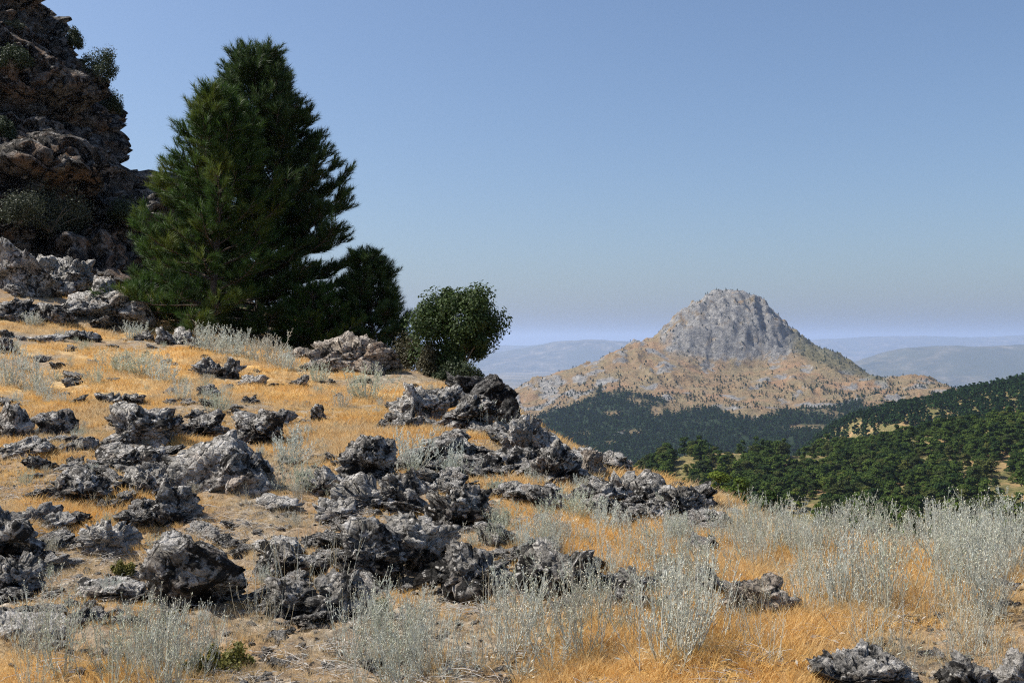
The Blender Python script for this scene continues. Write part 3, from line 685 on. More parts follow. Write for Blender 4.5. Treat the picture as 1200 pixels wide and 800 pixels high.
# ------------------------------------------------------------------ pines
def needle_tuft(seed, n=28, L=.15, w=.0125):
    g = np.random.default_rng(seed); V = []; T = []
    for k in range(n):
        t = k/n; a = k*2.399; up = g.uniform(.35, .95)
        d = np.array([math.cos(a)*math.sin(up), math.sin(a)*math.sin(up), math.cos(up)]); b = np.array([0, 0, t*.16])
        s = np.cross(d, [.3, .2, 1]); s /= np.linalg.norm(s); l = L*g.uniform(.7, 1.1)
        V += [b-s*w/2, b+s*w/2, b+d*l]; T.append([3*k, 3*k+1, 3*k+2])
    return np.array(V), np.array(T)
def pine(name, label, loc, H, rad, seed, needle, tufts_k=1.0, whorl=.30, first=.04, up0=.15, up1=.9, power=.8, tuft_scale=1., leader=True):
    g = np.random.default_rng(seed); t = thing(name, label, 'tree', loc)
    wood_ = MB(); tz = np.linspace(0, 1, 14); TP = np.stack([.10*np.sin(4*tz+seed), .09*np.cos(3*tz+seed), tz*H-.25], -1)
    wood_.tube(TP, .016*H*(1-tz)+.012, 8)
    tp = []; td = []; ts = []; br = MB()
    h = first*H
    while h < H*.975:
        f = h/H; nb = g.integers(4, 7); a0 = g.uniform(0, 6.28)
        for k in range(nb):
            a = a0+k*6.283/nb+g.uniform(-.3, .3); L = rad*(1-f)**power*g.uniform(.72, 1.12)+.10
            e0 = up0+(up1-up0)*f+g.uniform(-.12, .12)
            c = np.array([np.interp(f, tz, TP[:, 0]), np.interp(f, tz, TP[:, 1]), h])
            s_ = np.linspace(0, 1, 7); el = e0-.25*np.sin(s_*3.14)*(1-f)+.75*s_**2.2
            ds = L/6; dirs = np.stack([np.cos(a)*np.cos(el), np.sin(a)*np.cos(el), np.sin(el)], -1)
            Pb_ = c+np.vstack([[0, 0, 0], np.cumsum(dirs[:-1]*ds, axis=0)])
            br.tube(Pb_, (.007+.010*L)*(1-.85*s_), 4)
            tp.append(Pb_[-1]); td.append(dirs[-1]+[0, 0, .3]); ts.append(1.15)
            nt_ = max(2, int(L*8.5*tufts_k))
            for j in range(nt_):
                q_ = g.uniform(.28, 1.0); p0 = np.array([np.interp(q_, s_, Pb_[:, m_]) for m_ in range(3)]); sd = g.choice([-1, 1])
                aa_ = a+sd*g.uniform(.5, 1.1); ll = g.uniform(.12, .34)*(.5+.5*min(1, L)); ev = g.uniform(-.05, .75)
                dd = np.array([math.cos(aa_)*math.cos(ev), math.sin(aa_)*math.cos(ev), math.sin(ev)])
                p1 = p0+dd*ll; br.tube(np.array([p0, (p0+p1)/2+[0, 0, -.01], p1]), [.006, .005, .003], 3)
                for m_ in range(1+int(ll > .16)+int(ll > .25)):
                    tp.append(p0+dd*ll*(1-.42*m_)); td.append(dd*.8+[0, 0, .45]); ts.append(g.uniform(.75, 1.15))
        h += whorl*(1-.35*f)*g.uniform(.75, 1.2)
    if leader:
        for j in range(7):
            tp.append([TP[-1, 0], TP[-1, 1], H-.25-.08*j]); td.append([0, 0, 1]); ts.append(.9+.03*j)
    tp, td, ts = np.array(tp), np.array(td), np.array(ts)*tuft_scale
    cr_ = MB(); sel = g.integers(0, 4, len(tp))
    for k in range(4):
        V, T = needle_tuft(seed*7+k); i_ = sel == k; stamp(cr_, V, T, tp[i_], td[i_], g.uniform(0, 6.28, i_.sum()), ts[i_])
    kid('trunk', wood_.mesh('trunk', M_BARK), t)
    c_ = kid('crown', cr_.mesh('crown', needle, False), t); b_ = link('branches', br.mesh('branches', M_BARK), c_); b_['kind'] = 'stuff'
    return t, len(tp)
def gpos(u, Y):
    x = (u-600)/F*Y; return np.array([x, Y, gz1(x, Y)])
p = gpos(252, 22.8); pine('pine_tree', 'bright green young pine standing in front of the taller dark pine', p, (400-97)/F*22.8-p[2]-.42, 2.15, 11, M_NEEDLE, 1.5, .30, .015, .02, 1.2, .55, 1.2)
p = gpos(318, 25.2); pine('pine_tree', 'tall dark pine, highest tree of the group, behind the bright one', p+[-.35, 0, 0], (400-52)/F*25.2-p[2]-.42, 3.0, 12, M_NEEDLED, 2.2, .21, .01, .0, 1.0, .6, 1.22)
p = gpos(433, 24.0); pine('pine_tree', 'small dark pine right of the tall pine, beside the round oak', p, (400-288)/F*24-p[2]-.3, 1.05, 13, M_NEEDLED, 2.8, .2, .02, .2, 1.0, .62, 1.05)
p = gpos(372, 23.3); pine('pine_tree', 'low green pine sapling spreading at the right foot of the tall pine', p, 1.35, 1.0, 14, M_NEEDLE, 1.8, .17, .05, .15, .8, .5, .95)
p = gpos(182, 23.2); pine('pine_tree', 'low bright green pine sapling beside the large banded boulder', p, .9, .6, 15, M_NEEDLE, 2.2, .16, .05, .2, .8, .5, .95)

# holm oak and brush at its foot
def oak(label, loc, w, h, seed, mat, n, leaf, lobes, tilt=0.):
    t = thing('oak_tree', label, 'tree', loc); g = np.random.default_rng(seed); mb = MB()
    C = []; k = 0
    while len(C) < lobes:
        q = g.normal(size=3); q /= np.linalg.norm(q); q *= g.uniform(.4, 1.12)**.6*.85
        C.append([q[0]*w/2+tilt*q[2], q[1]*w/2, h*.58+q[2]*h*.42])
    C = np.array(C); lr = g.uniform(.10, .30, lobes)*w*.60
    k = g.integers(0, lobes, n); D = g.normal(size=(n, 3)); D /= np.linalg.norm(D, axis=1)[:, None]
    P_ = C[k]+D*(lr[k]*g.uniform(.35, 1.2, n))[:, None]
    stamp(mb, LEAF4*np.array([.62, 1, 1]), LEAF4T, P_, D+g.normal(size=(n, 3))*.6+[0, 0, .4], g.uniform(0, 6.28, n), leaf*g.uniform(.6, 1.3, n))
    kid('crown', mb.mesh('crown', mat, False), t)
    tb = MB()
    for c_ in C[:14]:
        s_ = np.linspace(0, 1, 6)[:, None]; b0 = np.array([g.normal()*.07, g.normal()*.07, -.2]); mid = np.array([c_[0]*.25, c_[1]*.25, h*.3])
        tb.tube((1-s_)**2*b0+2*s_*(1-s_)*mid+s_**2*c_, .035*(1-.75*s_[:, 0]), 5)
    kid('trunk', tb.mesh('trunk', M_BARKG), t); return t
p = gpos(533, 19.0); p[2] -= .1
oak('round dark green holm oak alone at the crest, right of the pines', p, 1.78, (400-332)/F*19-p[2], 31, M_OAK, 36000, .056, 42, .12)
for (u0, Y0, w_, h_, sd, mt, lab) in [
    (478, 19.3, .9, .95, 1, M_BRUSH, 'brownish green brush between the pale brown boulder and the oak'),
    (505, 18.6, .7, .75, 2, M_BRUSH, 'olive brown brush at the foot of the oak'),
    (452, 20.6, .8, 1.0, 3, M_JUN, 'dark bush behind the pale brown boulder'),
    (518, 18.7, .8, .8, 5, M_OAK, 'green brush hiding the left of the oak trunk'), (545, 18.2, .7, .65, 6, M_JUN, 'dark brush at the right foot of the oak above the rocks in painted shade'),
    (528, 18.3, .7, .5, 4, M_JUN, 'dark low bush directly under the oak crown')]:
    p = gpos(u0, Y0); bush('brush_shrub', lab, 'shrub', p, w_, h_, 300+sd, mt, 3000, .04, 18)

# pines on the slope just below the crest
mid_needle = leaf_material('slope_pine_leaves', (.035, .068, .012), (.10, .14, .022), .25)
for (u0, v0, Y0, s_, mt, lab) in [(843, 549, 118, 1.0, M_FORY, 'bright green round pine just beyond the rocky crest'), (868, 556, 112, 1.0, M_FOR, 'dark pine beside the bright round pine beyond the crest'),
                       (905, 572, 108, .9, M_FOR, 'dark green pine showing low behind the silver shrubs, right of the crest'), (822, 565, 125, .8, M_FOR, 'small dark pine touching the rocky crest line'),
                       (960, 588, 105, .8, M_FOR, 'dark pine top behind the tall silver stems'), (1010, 585, 118, .9, M_FORY, 'bright pine top behind the middle of the silver thicket'),
                       (1120, 580, 120, 1., M_FOR, 'dark pine top behind the right part of the silver thicket'), (1185, 578, 115, 1., M_FORY, 'bright green tree top above the thicket at the right picture edge'), (1065, 590, 112, .9, M_FOR, 'dark pine top right of the tallest silver stems')]:
    x = (u0-600)/F*Y0; z = gz1(x, Y0); H_ = (400-v0)/F*Y0-z
    t = thing('slope_pine', lab, 'tree', (x, Y0, z))
    kid('crown', crown(int(u0), 5200, .26, H_, min(3.2, H_*.36)*s_, 34, .2, .45).mesh('crown', mt, False), t); kid('trunk', trunk(H_*.85, .15, int(u0), 8).mesh('trunk', M_BARK), t)

# ------------------------------------------------------------------ rocks
def ico(n):
    bm = bmesh.new(); bmesh.ops.create_icosphere(bm, subdivisions=n, radius=1); bm.verts.ensure_lookup_table()
    V = np.array([v.co[:] for v in bm.verts]); T = np.array([[v.index for v in f.verts] for f in bm.faces]); bm.free()
    return V/np.linalg.norm(V, axis=1)[:, None], T
ICO = {k: ico(k) for k in (2, 3, 4, 5, 6)}
def rock_mesh(name, w, d, h, seed, lvl, mat, jag=1.0, nplanes=15):
    g = np.random.default_rng(seed); V, T = ICO[lvl]
    n = g.normal(size=(nplanes, 3)); n[:, 2] = n[:, 2]*.8+.15; n /= np.linalg.norm(n, axis=1)[:, None]; dd = g.uniform(.52, 1., nplanes)
    V2 = V+.22*np.stack([perlin(V*1.3+seed*3.1+k*9.7) for k in range(3)], -1)
    V2 /= np.linalg.norm(V2, axis=1)[:, None]
    c = V2@n.T; r = np.where(c > .05, dd/np.maximum(c, .05), 9.)
    r = -np.log(np.exp(-r*42).sum(1)+np.exp(-42*1.2))/42
    P = V2*r[:, None]
    lo, hi = P.min(0), P.max(0); P = (P-(lo+hi)/2)/((hi-lo)/2)*np.array([w/2, d/2, h/2])
    s = min(w, d, h*1.3); Q = P/s+seed*5.7
    th = g.uniform(0, 6.28); bed = P/s@np.array([.5*math.cos(th), .5*math.sin(th), .85])
    fr = bed*5+.6*fbm(Q*2, 2); fr = fr-np.floor(fr)
    nn = P/(np.array([w/2, d/2, h/2])**2); nn /= np.linalg.norm(nn, axis=1)[:, None]
    ax = np.array([.55*math.cos(th), .55*math.sin(th), .85]); big_ = lvl >= 4
    P = P+nn*(s*jag*(.09*fbm(Q*1.5, 2)))[:, None]
    P = P+nn*(fracture(P/s, 26, .20*s*jag, seed, .55, .25, ax, 1.8))[:, None]
    if big_: P = P+nn*(fracture(P/s, 150, .085*s*jag, seed+1, .6, .3, ax, 2.4))[:, None]
    if lvl >= 5: P = P+nn*(fracture(P/s, 650, .040*s*jag, seed+2, .6, .3, ax, 2.))[:, None]
    cre = np.abs(perlin(Q*2.4+3.3))
    P = P+nn*(s*jag*(-.10*np.exp(-(cre/.06)**2)+.030*(ridged(Q*7, 3)-.6)+.016*(ridged(Q*21, 2)-.6)))[:, None]
    lo, hi = P.min(0), P.max(0); P = (P-(lo+hi)/2)/((hi-lo)/2)*np.array([w/2, d/2, h/2])
    return mesh_np(name, P, tris=T, mats=[mat], smooth=False)

ANCH = []
RK = []                                        # footprints, to keep grass off the rocks
def rock(u, v, w, h, kind, label, jag=1., npl=15, depth=.85, seed=None, name='boulder', cat='rock', group=None):
    p = hit(u, v)
    if p is None: p = gpos(u, 25.)
    seed = seed or int(u*3+v*7)
    g = np.random.default_rng(seed)
    Y = p[1]; wm = 1.12*w/F*Y; dm = wm*depth; Yc = Y+dm*.38; x = (u-600)/F*Yc; zg = float(ground_z(np.array([x]), np.array([Yc]), False)[0])
    ztop = (400-(v-h))/F*(Yc); hv_ = max(ztop-zg, .25*wm*.5)
    if hv_ > 1.25*h/F*Yc+.1: zg = ztop-1.1*h/F*Yc; hv_ = ztop-zg
    ht = hv_*1.5
    lvl = 6 if w >= 125 else (5 if w >= 58 else 4)
    o = link(name, rock_mesh(name, wm, dm, ht, seed, lvl, ROCKS[kind], jag, npl), None, label=label, category=cat, group=group)
    o.location = (x, Yc, zg+hv_-ht/2); RK.append((x, Yc, max(wm, dm)*.48))
    if len(label.split()) <= 8: ANCH.append((x, Yc, label))
    return o
def beside(p, desc):                          # a label that says beside which boulder a small thing lies
    a_ = min(ANCH, key=lambda t: (t[0]-p[0])**2+(t[1]-p[1])**2); dx, dy = p[0]-a_[0], p[1]-a_[1]
    rel = ('right of' if dx > 0 else 'left of') if abs(dx) > abs(dy)*.8 else ('behind' if dy > 0 else 'in front of')
    return f'{desc} {rel} the {a_[2]}'
for a_ in [
    (25, 346, 78, 66, 'g', 'rounded grey boulder at the left edge below the cliff', .55, 18), (58, 318, 46, 20, 'p', 'flat pale slab lying between the rounded boulder and a pointed pale rock'),
    (84, 346, 62, 46, 'g', 'pointed pale boulder left of the large banded boulder'), (124, 382, 114, 60, 'g', 'large banded grey boulder at the left foot of the bright pine', .8, 10),
    (52, 346, 66, 30, 'g', 'low rubble rock below the flat pale slab'), (12, 378, 62, 32, 'd', 'dark low rock at the left edge below the rounded boulder'), (62, 380, 52, 26, 'd', 'dark rugged rock in the dry grass below the pointed pale boulder'),
    (57, 403, 42, 13, 'g', 'thin flat slab in golden grass below the dark rugged rock'), (97, 401, 38, 15, 'd', 'small dark rock with a pale tip below the banded boulder'), (4, 413, 26, 20, 'd', 'small dark rock at the left edge in golden grass'),
    (193, 405, 24, 23, 'd', 'small dark upright rock under the front pine'), (217, 406, 36, 24, 'g', 'grey rock beside the dark upright rock under the front pine'), (170, 400, 26, 14, 'd', 'low dark stone at the right foot of the banded boulder'),
    (416, 437, 108, 50, 'w', 'pale brown creased boulder at the crest between the pines and the brush', .85, 8), (357, 424, 50, 18, 'w', 'low brownish rock at the left foot of the pale brown boulder'),
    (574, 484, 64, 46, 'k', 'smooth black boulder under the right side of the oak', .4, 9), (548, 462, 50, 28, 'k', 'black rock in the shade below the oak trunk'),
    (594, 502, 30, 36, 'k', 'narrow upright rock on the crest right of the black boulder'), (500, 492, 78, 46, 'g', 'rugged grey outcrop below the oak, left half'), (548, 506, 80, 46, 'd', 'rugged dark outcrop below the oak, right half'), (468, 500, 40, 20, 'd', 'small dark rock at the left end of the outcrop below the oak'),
    (622, 540, 80, 58, 'g', 'rugged crest outcrop where the skyline drops, upper block'), (655, 572, 84, 62, 'd', 'rugged crest outcrop where the skyline drops, lower block'), (690, 566, 40, 40, 'w', 'brown rock at the right end of the crest outcrop'),
    (738, 582, 52, 34, 'g', 'grey crest rock in the middle of the falling skyline'), (770, 592, 52, 38, 'd', 'dark crest rock left of the last skyline rocks'), (803, 610, 60, 44, 'd', 'large dark rock near the lower end of the skyline'), (835, 622, 48, 30, 'g', 'last grey rock on the skyline beside the silver thicket'), (705, 592, 70, 30, 'd', 'low dark rock below the crest outcrop'), (760, 612, 50, 28, 'g', 'low grey rock under the skyline rocks'), (720, 560, 36, 18, 'g', 'small grey rock on the skyline between two outcrops'),
    (243, 444, 30, 26, 'd', 'left of a pair of small black rocks below the front pine'), (271, 445, 32, 28, 'd', 'right of a pair of small black rocks below the front pine'), (298, 455, 32, 17, 'p', 'small pale rock right of the black pair'), (350, 455, 24, 17, 'd', 'small dark stone in golden grass left of the pale brown boulder'), (395, 470, 13, 10, 'd', 'tiny dark stone in the golden grass below the pale brown boulder'),
    (244, 468, 30, 19, 'd', 'small rough rock below the black pair'), (129, 476, 28, 17, 'd', 'small dark rock in the golden grass, left of its twin'), (157, 474, 28, 14, 'd', 'small dark rock in the golden grass, right of its twin'),
    (10, 518, 52, 50, 'd', 'black boulder at the left edge in the middle of the slope'), (68, 512, 50, 34, 'd', 'dark rough rock right of the black left-edge boulder'), (28, 540, 74, 30, 'g', 'low grey slab under the black left-edge boulder'), (95, 530, 40, 20, 'g', 'small grey rock on the bare patch left of the humped outcrop'),
    (162, 526, 96, 56, 'g', 'humped grey outcrop up the slope from the big wedge boulder'), (150, 552, 90, 32, 'g', 'broken grey rock below the humped outcrop'), (240, 512, 66, 34, 'd', 'dark rock just above the big wedge boulder'), (304, 520, 62, 42, 'd', 'black rock above right of the big wedge boulder'), (325, 500, 40, 22, 'd', 'small dark rock behind the black rock above the wedge'), (374, 494, 22, 22, 'd', 'small black upright stone in golden grass'), (352, 512, 20, 10, 'd', 'tiny black stone right of the black rock'),
    (268, 590, 140, 88, 'g', 'big wedge boulder with pale top edge and black shaded face', .5, 7, .7, 12), (182, 588, 78, 50, 'g', 'rough rock at the left foot of the big wedge boulder'), (100, 596, 92, 52, 'd', 'dark hollowed rock left of the broken rocks'), (203, 618, 62, 62, 'd', 'dark steep rock below left of the big wedge boulder', .8, 9), (125, 648, 70, 46, 'p', 'lone pale rock in the grass between dark boulders'),
    (8, 662, 84, 82, 'd', 'tall black boulder at the left picture edge, low down'), (12, 698, 70, 50, 'd', 'grey-black rock under the tall left-edge boulder'), (70, 625, 40, 26, 'g', 'small grey rock right of the tall left-edge boulder'), (230, 718, 114, 100, 'd', 'big black boulder standing in the lower left foreground', .75, 9, .8), (130, 702, 84, 26, 'g', 'low worn rock left of the big black boulder'), (22, 764, 112, 48, 'p', 'pale flat rock in the bottom left corner', .5, 9),
    (340, 668, 74, 36, 'd', 'dark rock behind spindly grey stems'), (328, 650, 60, 22, 'p', 'sandy pale stone behind spindly grey stems'), (340, 730, 72, 56, 'd', 'dark rock at the foot of the spindly grey shrub'), (402, 732, 76, 66, 'd', 'dark block at the lower left end of the central outcrop'),
    (430, 560, 66, 52, 'd', 'topmost knob of the central outcrop'), (386, 580, 66, 38, 'p', 'pale-topped rock at the left of the central outcrop'), (435, 602, 84, 50, 'g', 'middle block of the central outcrop below the knob'), (478, 602, 62, 56, 'd', 'shaded block right of the knob in the central outcrop'), (533, 622, 82, 58, 'd', 'right shoulder of the central outcrop'), (436, 676, 76, 74, 'd', 'black cavernous block low in the central outcrop'), (490, 664, 92, 66, 'g', 'wide grey block in the heart of the central outcrop'), (548, 700, 124, 70, 'd', 'broad lower right block of the central outcrop'), (580, 640, 48, 30, 'g', 'small block at the right edge of the central outcrop'), (395, 612, 50, 30, 'g', 'small grey block at the left edge of the central outcrop'), (330, 602, 56, 24, 'p', 'low pale grey rock between the wedge boulder and the central outcrop'),
    (582, 552, 56, 30, 'd', 'low dark rock between the central outcrop and the crest'), (635, 548, 40, 24, 'd', 'small dark rock left of the crest outcrop'), (610, 590, 30, 26, 'g', 'small pale-sided stone below the crest outcrop'), (640, 600, 44, 34, 'd', 'small dark rock under the lower crest block'),
    (658, 704, 124, 76, 'd', 'long sloping rock ridge right of the central outcrop', .9, 8), (632, 650, 50, 24, 'g', 'small grey rock above the long sloping ridge'), (748, 704, 80, 46, 'd', 'dark rock half hidden by silver stems, right of the sloping ridge'), (822, 706, 52, 50, 'd', 'dark rock among silver stems left of the brown rock'), (886, 728, 84, 60, 'w', 'brown-grey rock in golden grass, lower right'),
    (1004, 822, 126, 62, 'd', 'dark rock at the bottom edge under the silver thicket'), (1140, 822, 84, 58, 'd', 'dark rock at the bottom edge near the right corner'), (1196, 824, 70, 64, 'p', 'pale rock in the bottom right corner'), (1168, 704, 44, 28, 'd', 'small dark rock behind stems at the right edge')]:
    rock(*a_)
# broken rock round the outcrops: individuals that share a few meshes
FRAG = [rock_mesh('rock_fragment', 1, .9, .8, 970+k, 4, ROCKS['gdgdpd'[k % 6]], 1.15) for k in range(12)]
g = np.random.default_rng(15)
for (ua, va, n, s0, s1, lab, gr) in [((40, 330), (490, 620), 104, .12, .42, 'jagged rock fragment in the broken rock field left of the wedge boulder', 'fragments in the left rock field'),
        ((370, 600), (540, 690), 52, .10, .32, 'jagged rock fragment wedged in the central outcrop', 'fragments in the central outcrop'),
        ((450, 710), (450, 590), 70, .22, .62, 'jagged rock fragment on the outcrops under the oak and along the crest', 'fragments below the oak and along the crest'),
        ((690, 850), (570, 625), 44, .18, .46, 'jagged rock fragment among the skyline rocks', 'fragments among the skyline rocks'),
        ((0, 170), (300, 385), 24, .25, .6, 'jagged rock fragment among the boulders below the cliff', 'fragments below the cliff'),
        ((0, 430), (610, 740), 60, .08, .30, 'jagged rock fragment between the black foreground boulders', 'fragments in the left foreground'),
        ((120, 560), (405, 500), 60, .10, .30, '', ''), ((0, 120), (385, 480), 16, .12, .34, '', ''),
        ((600, 900), (640, 720), 26, .1, .30, 'jagged rock fragment along the sloping ridge among silver stems', 'fragments along the sloping ridge')]:
    for k in range(n):
        p = hit(g.uniform(*ua), g.uniform(*va))
        if p is None or p[1] > 34: continue
        uu_, vv_ = proj(p)
        if 196 < uu_ < 345 and 505 < vv_ < 612 or 170 < uu_ < 295 and 640 < vv_ < 735: continue
        s_ = g.uniform(s0, s1); fk = int(g.integers(12)); lab = beside(p, ('large ' if s_ > .3 else 'small ')+['grey', 'black', 'grey', 'black', 'pale', 'black'][fk % 6]+' jagged fragment')
        o = link('rock_fragment', FRAG[fk], None, label=lab, category='rock', group='broken rock on the slope')
        o.location = (p[0], p[1], p[2]+s_*.08); o.rotation_euler = (g.uniform(-.4, .4), g.uniform(-.4, .4), g.uniform(0, 6.28)); o.scale = (s_*g.uniform(.9, 1.5), s_, s_*g.uniform(.45, .85)); RK.append((p[0], p[1], s_*.45))
# loose small stones: individuals that share a few meshes
SM = [(rock_mesh('stone', 1, .8, .62, 900+k, 3, ROCKS['gdpg'[k % 4]], 1.), None) for k in range(10)]
g = np.random.default_rng(5)
zones = [((0, 560), (395, 475), 46, .055, .14, 'small loose stone in the golden grass below the pines', 'stones in the golden grass below the pines'),
         ((20, 400), (480, 640), 60, .05, .16, 'small loose stone among the dark boulders on the left of the slope', 'stones among the boulders on the left'),
         ((380, 720), (500, 690), 54, .045, .14, 'small loose stone round the central outcrop', 'stones round the central outcrop'),
         ((20, 520), (690, 790), 52, .03, .10, 'small loose stone on the bare ground along the bottom left', 'stones along the bottom left'),
         ((560, 1180), (650, 790), 40, .03, .10, 'small loose stone between the silver shrubs at lower right', 'stones between the silver shrubs')]
for (ua, va, n, s0, s1, lab, gr) in zones:
    for k in range(n):
        p = hit(g.uniform(*ua), g.uniform(*va))
        if p is None: continue
        s_ = s0+(s1-s0)*g.random()**2*1.0
        s_ *= 1.5 if p[1] > 14 else 1.15
        fk = int(g.integers(10)); o = link('stone', SM[fk][0], None, label=beside(p, ['grey', 'black', 'pale', 'grey'][fk % 4]+' loose stone'), category='stone', group='loose stones on the slope')
        o.location = (p[0], p[1], p[2]+s_*.05); o.rotation_euler = (g.uniform(-.3, .3), g.uniform(-.3, .3), g.uniform(0, 6.28)); o.scale = (s_*1.2, s_*1.2, s_)

# ------------------------------------------------------------------ silver shrubs
def blade(P0, D, L, w, g, bend=.2):
    D = D/np.linalg.norm(D); s = np.cross(D, g.normal(size=3)); s /= np.linalg.norm(s)+1e-9
    m_ = P0+D*L*.45+s*0; e = P0+D*L+np.array([0, 0, -bend*L])*(1-abs(D[2]))
    return np.array([P0, m_-s*w/2, m_+s*w/2, e]), np.array([[0, 1, 2], [1, 3, 2]])
def silver_meshes(seed, n, spread, H=1., dens=1., leafy=1., headp=.5, straw=.12, lk=1.):
    g = np.random.default_rng(seed); st = MB(); lf = MB(); hd = MB(); sw = MB()
    OV, OT = ICO[2] if False else (np.array([[1, 0, 0], [-1, 0, 0], [0, 1, 0], [0, -1, 0], [0, 0, 1], [0, 0, -1.]]), np.array([[0, 2, 4], [2, 1, 4], [1, 3, 4], [3, 0, 4], [2, 0, 5], [1, 2, 5], [3, 1, 5], [0, 3, 5]]))
    def stem(p0, a, lean, L, r, depth):
        tgt = sw if g.random() < straw else st
        s_ = np.linspace(0, 1, 6); el = np.pi/2-lean*(1-.45*s_)+g.normal()*.05
        aa_ = a+np.cumsum(g.normal(size=6)*.12)
        d = np.stack([np.cos(aa_)*np.cos(el), np.sin(aa_)*np.cos(el), np.sin(el)], -1)
        P_ = p0+np.vstack([[0, 0, 0], np.cumsum(d[:-1]*L/5, axis=0)])
        tgt.tube(P_, r*(1-.6*s_), 3)
        nl = int(L*26*leafy*(1.0 if depth == 0 else 1.2))
        for j in range(nl):
            q_ = g.uniform(.08 if depth == 0 else .05, 1); pp = np.array([np.interp(q_, s_, P_[:, m_]) for m_ in range(3)]); k_ = int(q_*4.99)
            b = g.uniform(0, 6.28); dv = d[k_]*1.0+np.array([math.cos(b), math.sin(b), .1])*g.uniform(.35, .8)
            lf.add(*blade(pp, dv, g.uniform(.03, .075)*(1.15-.5*q_)*lk**.5, g.uniform(.005, .009)*lk, g))
        if g.random() < headp: hd.add(OV*g.uniform(.006, .010)+P_[-1], OT)
        if depth == 0:
            for j in range(g.integers(1, 5)):
                q_ = g.uniform(.45, .92); pp = np.array([np.interp(q_, s_, P_[:, m_]) for m_ in range(3)])
                stem(pp, g.uniform(0, 6.28), lean*.4+g.uniform(.25, .6), L*g.uniform(.16, .34), r*.6, 1)
    for k in range(n):
        a = g.uniform(0, 6.28); r0 = abs(g.normal())*.09*spread
        lean = min(1.1, abs(g.normal())*.26*spread+.04); L = H*g.uniform(.45, 1.0)*(1-.25*lean)
        stem(np.array([r0*math.cos(a), r0*math.sin(a), -.03]), a+g.normal()*.5, lean, L, .0047*g.uniform(.7, 1.3), 0)
    # grey leaf litter round the base
    for j in range(int(50*dens)):
        b = g.uniform(0, 6.28); rr2 = abs(g.normal())*.17*spread; pp = np.array([rr2*math.cos(b), rr2*math.sin(b), .01+g.random()*.05])
        lf.add(*blade(pp, np.array([math.cos(b), math.sin(b), g.uniform(.1, .9)]), g.uniform(.05, .11), g.uniform(.008, .016), g))
    res = [('stems', st.mesh('stems', M_SILVERS, False)), ('leaves', lf.mesh('leaves', [M_SILVER, M_SILVERG, M_SILVERB, M_SILVER][seed % 4], False))]
    if hd.n: res.append(('seed_heads', hd.mesh('seed_heads', M_HEAD, False)))
    if sw.n: res.append(('dry_stems', sw.mesh('dry_stems', M_STRAW, False)))
    return res
TALL = [silver_meshes(400+k, 17, 1.1, 1., 1., 1.15, .7, .07) for k in range(6)]       # unit height about 1 m, upright
LOW = [silver_meshes(420+k, 44, 1.9, 1., 1.6, 1.3, .2, .04, 1.9) for k in range(5)]   # bushy cushions
SPIN = [silver_meshes(440+k, 11, 1.5, 1., .6, .18, .5, .45) for k in range(4)]   # spindly, almost leafless
SPROTO = {}
def shrub(p, fam, k, sc, label, group=None, rz=None, sxy=1.):
    key = (fam, k)
    rz = g.uniform(0, 6.28) if rz is None else rz
    if key not in SPROTO:
        t = thing({'T': 'silver_shrub', 'L': 'silver_tuft', 'S': 'dry_plant'}[fam], label, 'shrub', p, group, rz, sc)
        for nm, me in {'T': TALL, 'L': LOW, 'S': SPIN}[fam][k]: kid(nm, me, t, kind='stuff')
        SPROTO[key] = t
    else:
        t = copy_tree(SPROTO[key], p, rz, sc, label)
        if group: t['group'] = group
        elif 'group' in t: del t['group']
    t.scale = (sc*sxy, sc*sxy, sc); return t
g = np.random.default_rng(77)
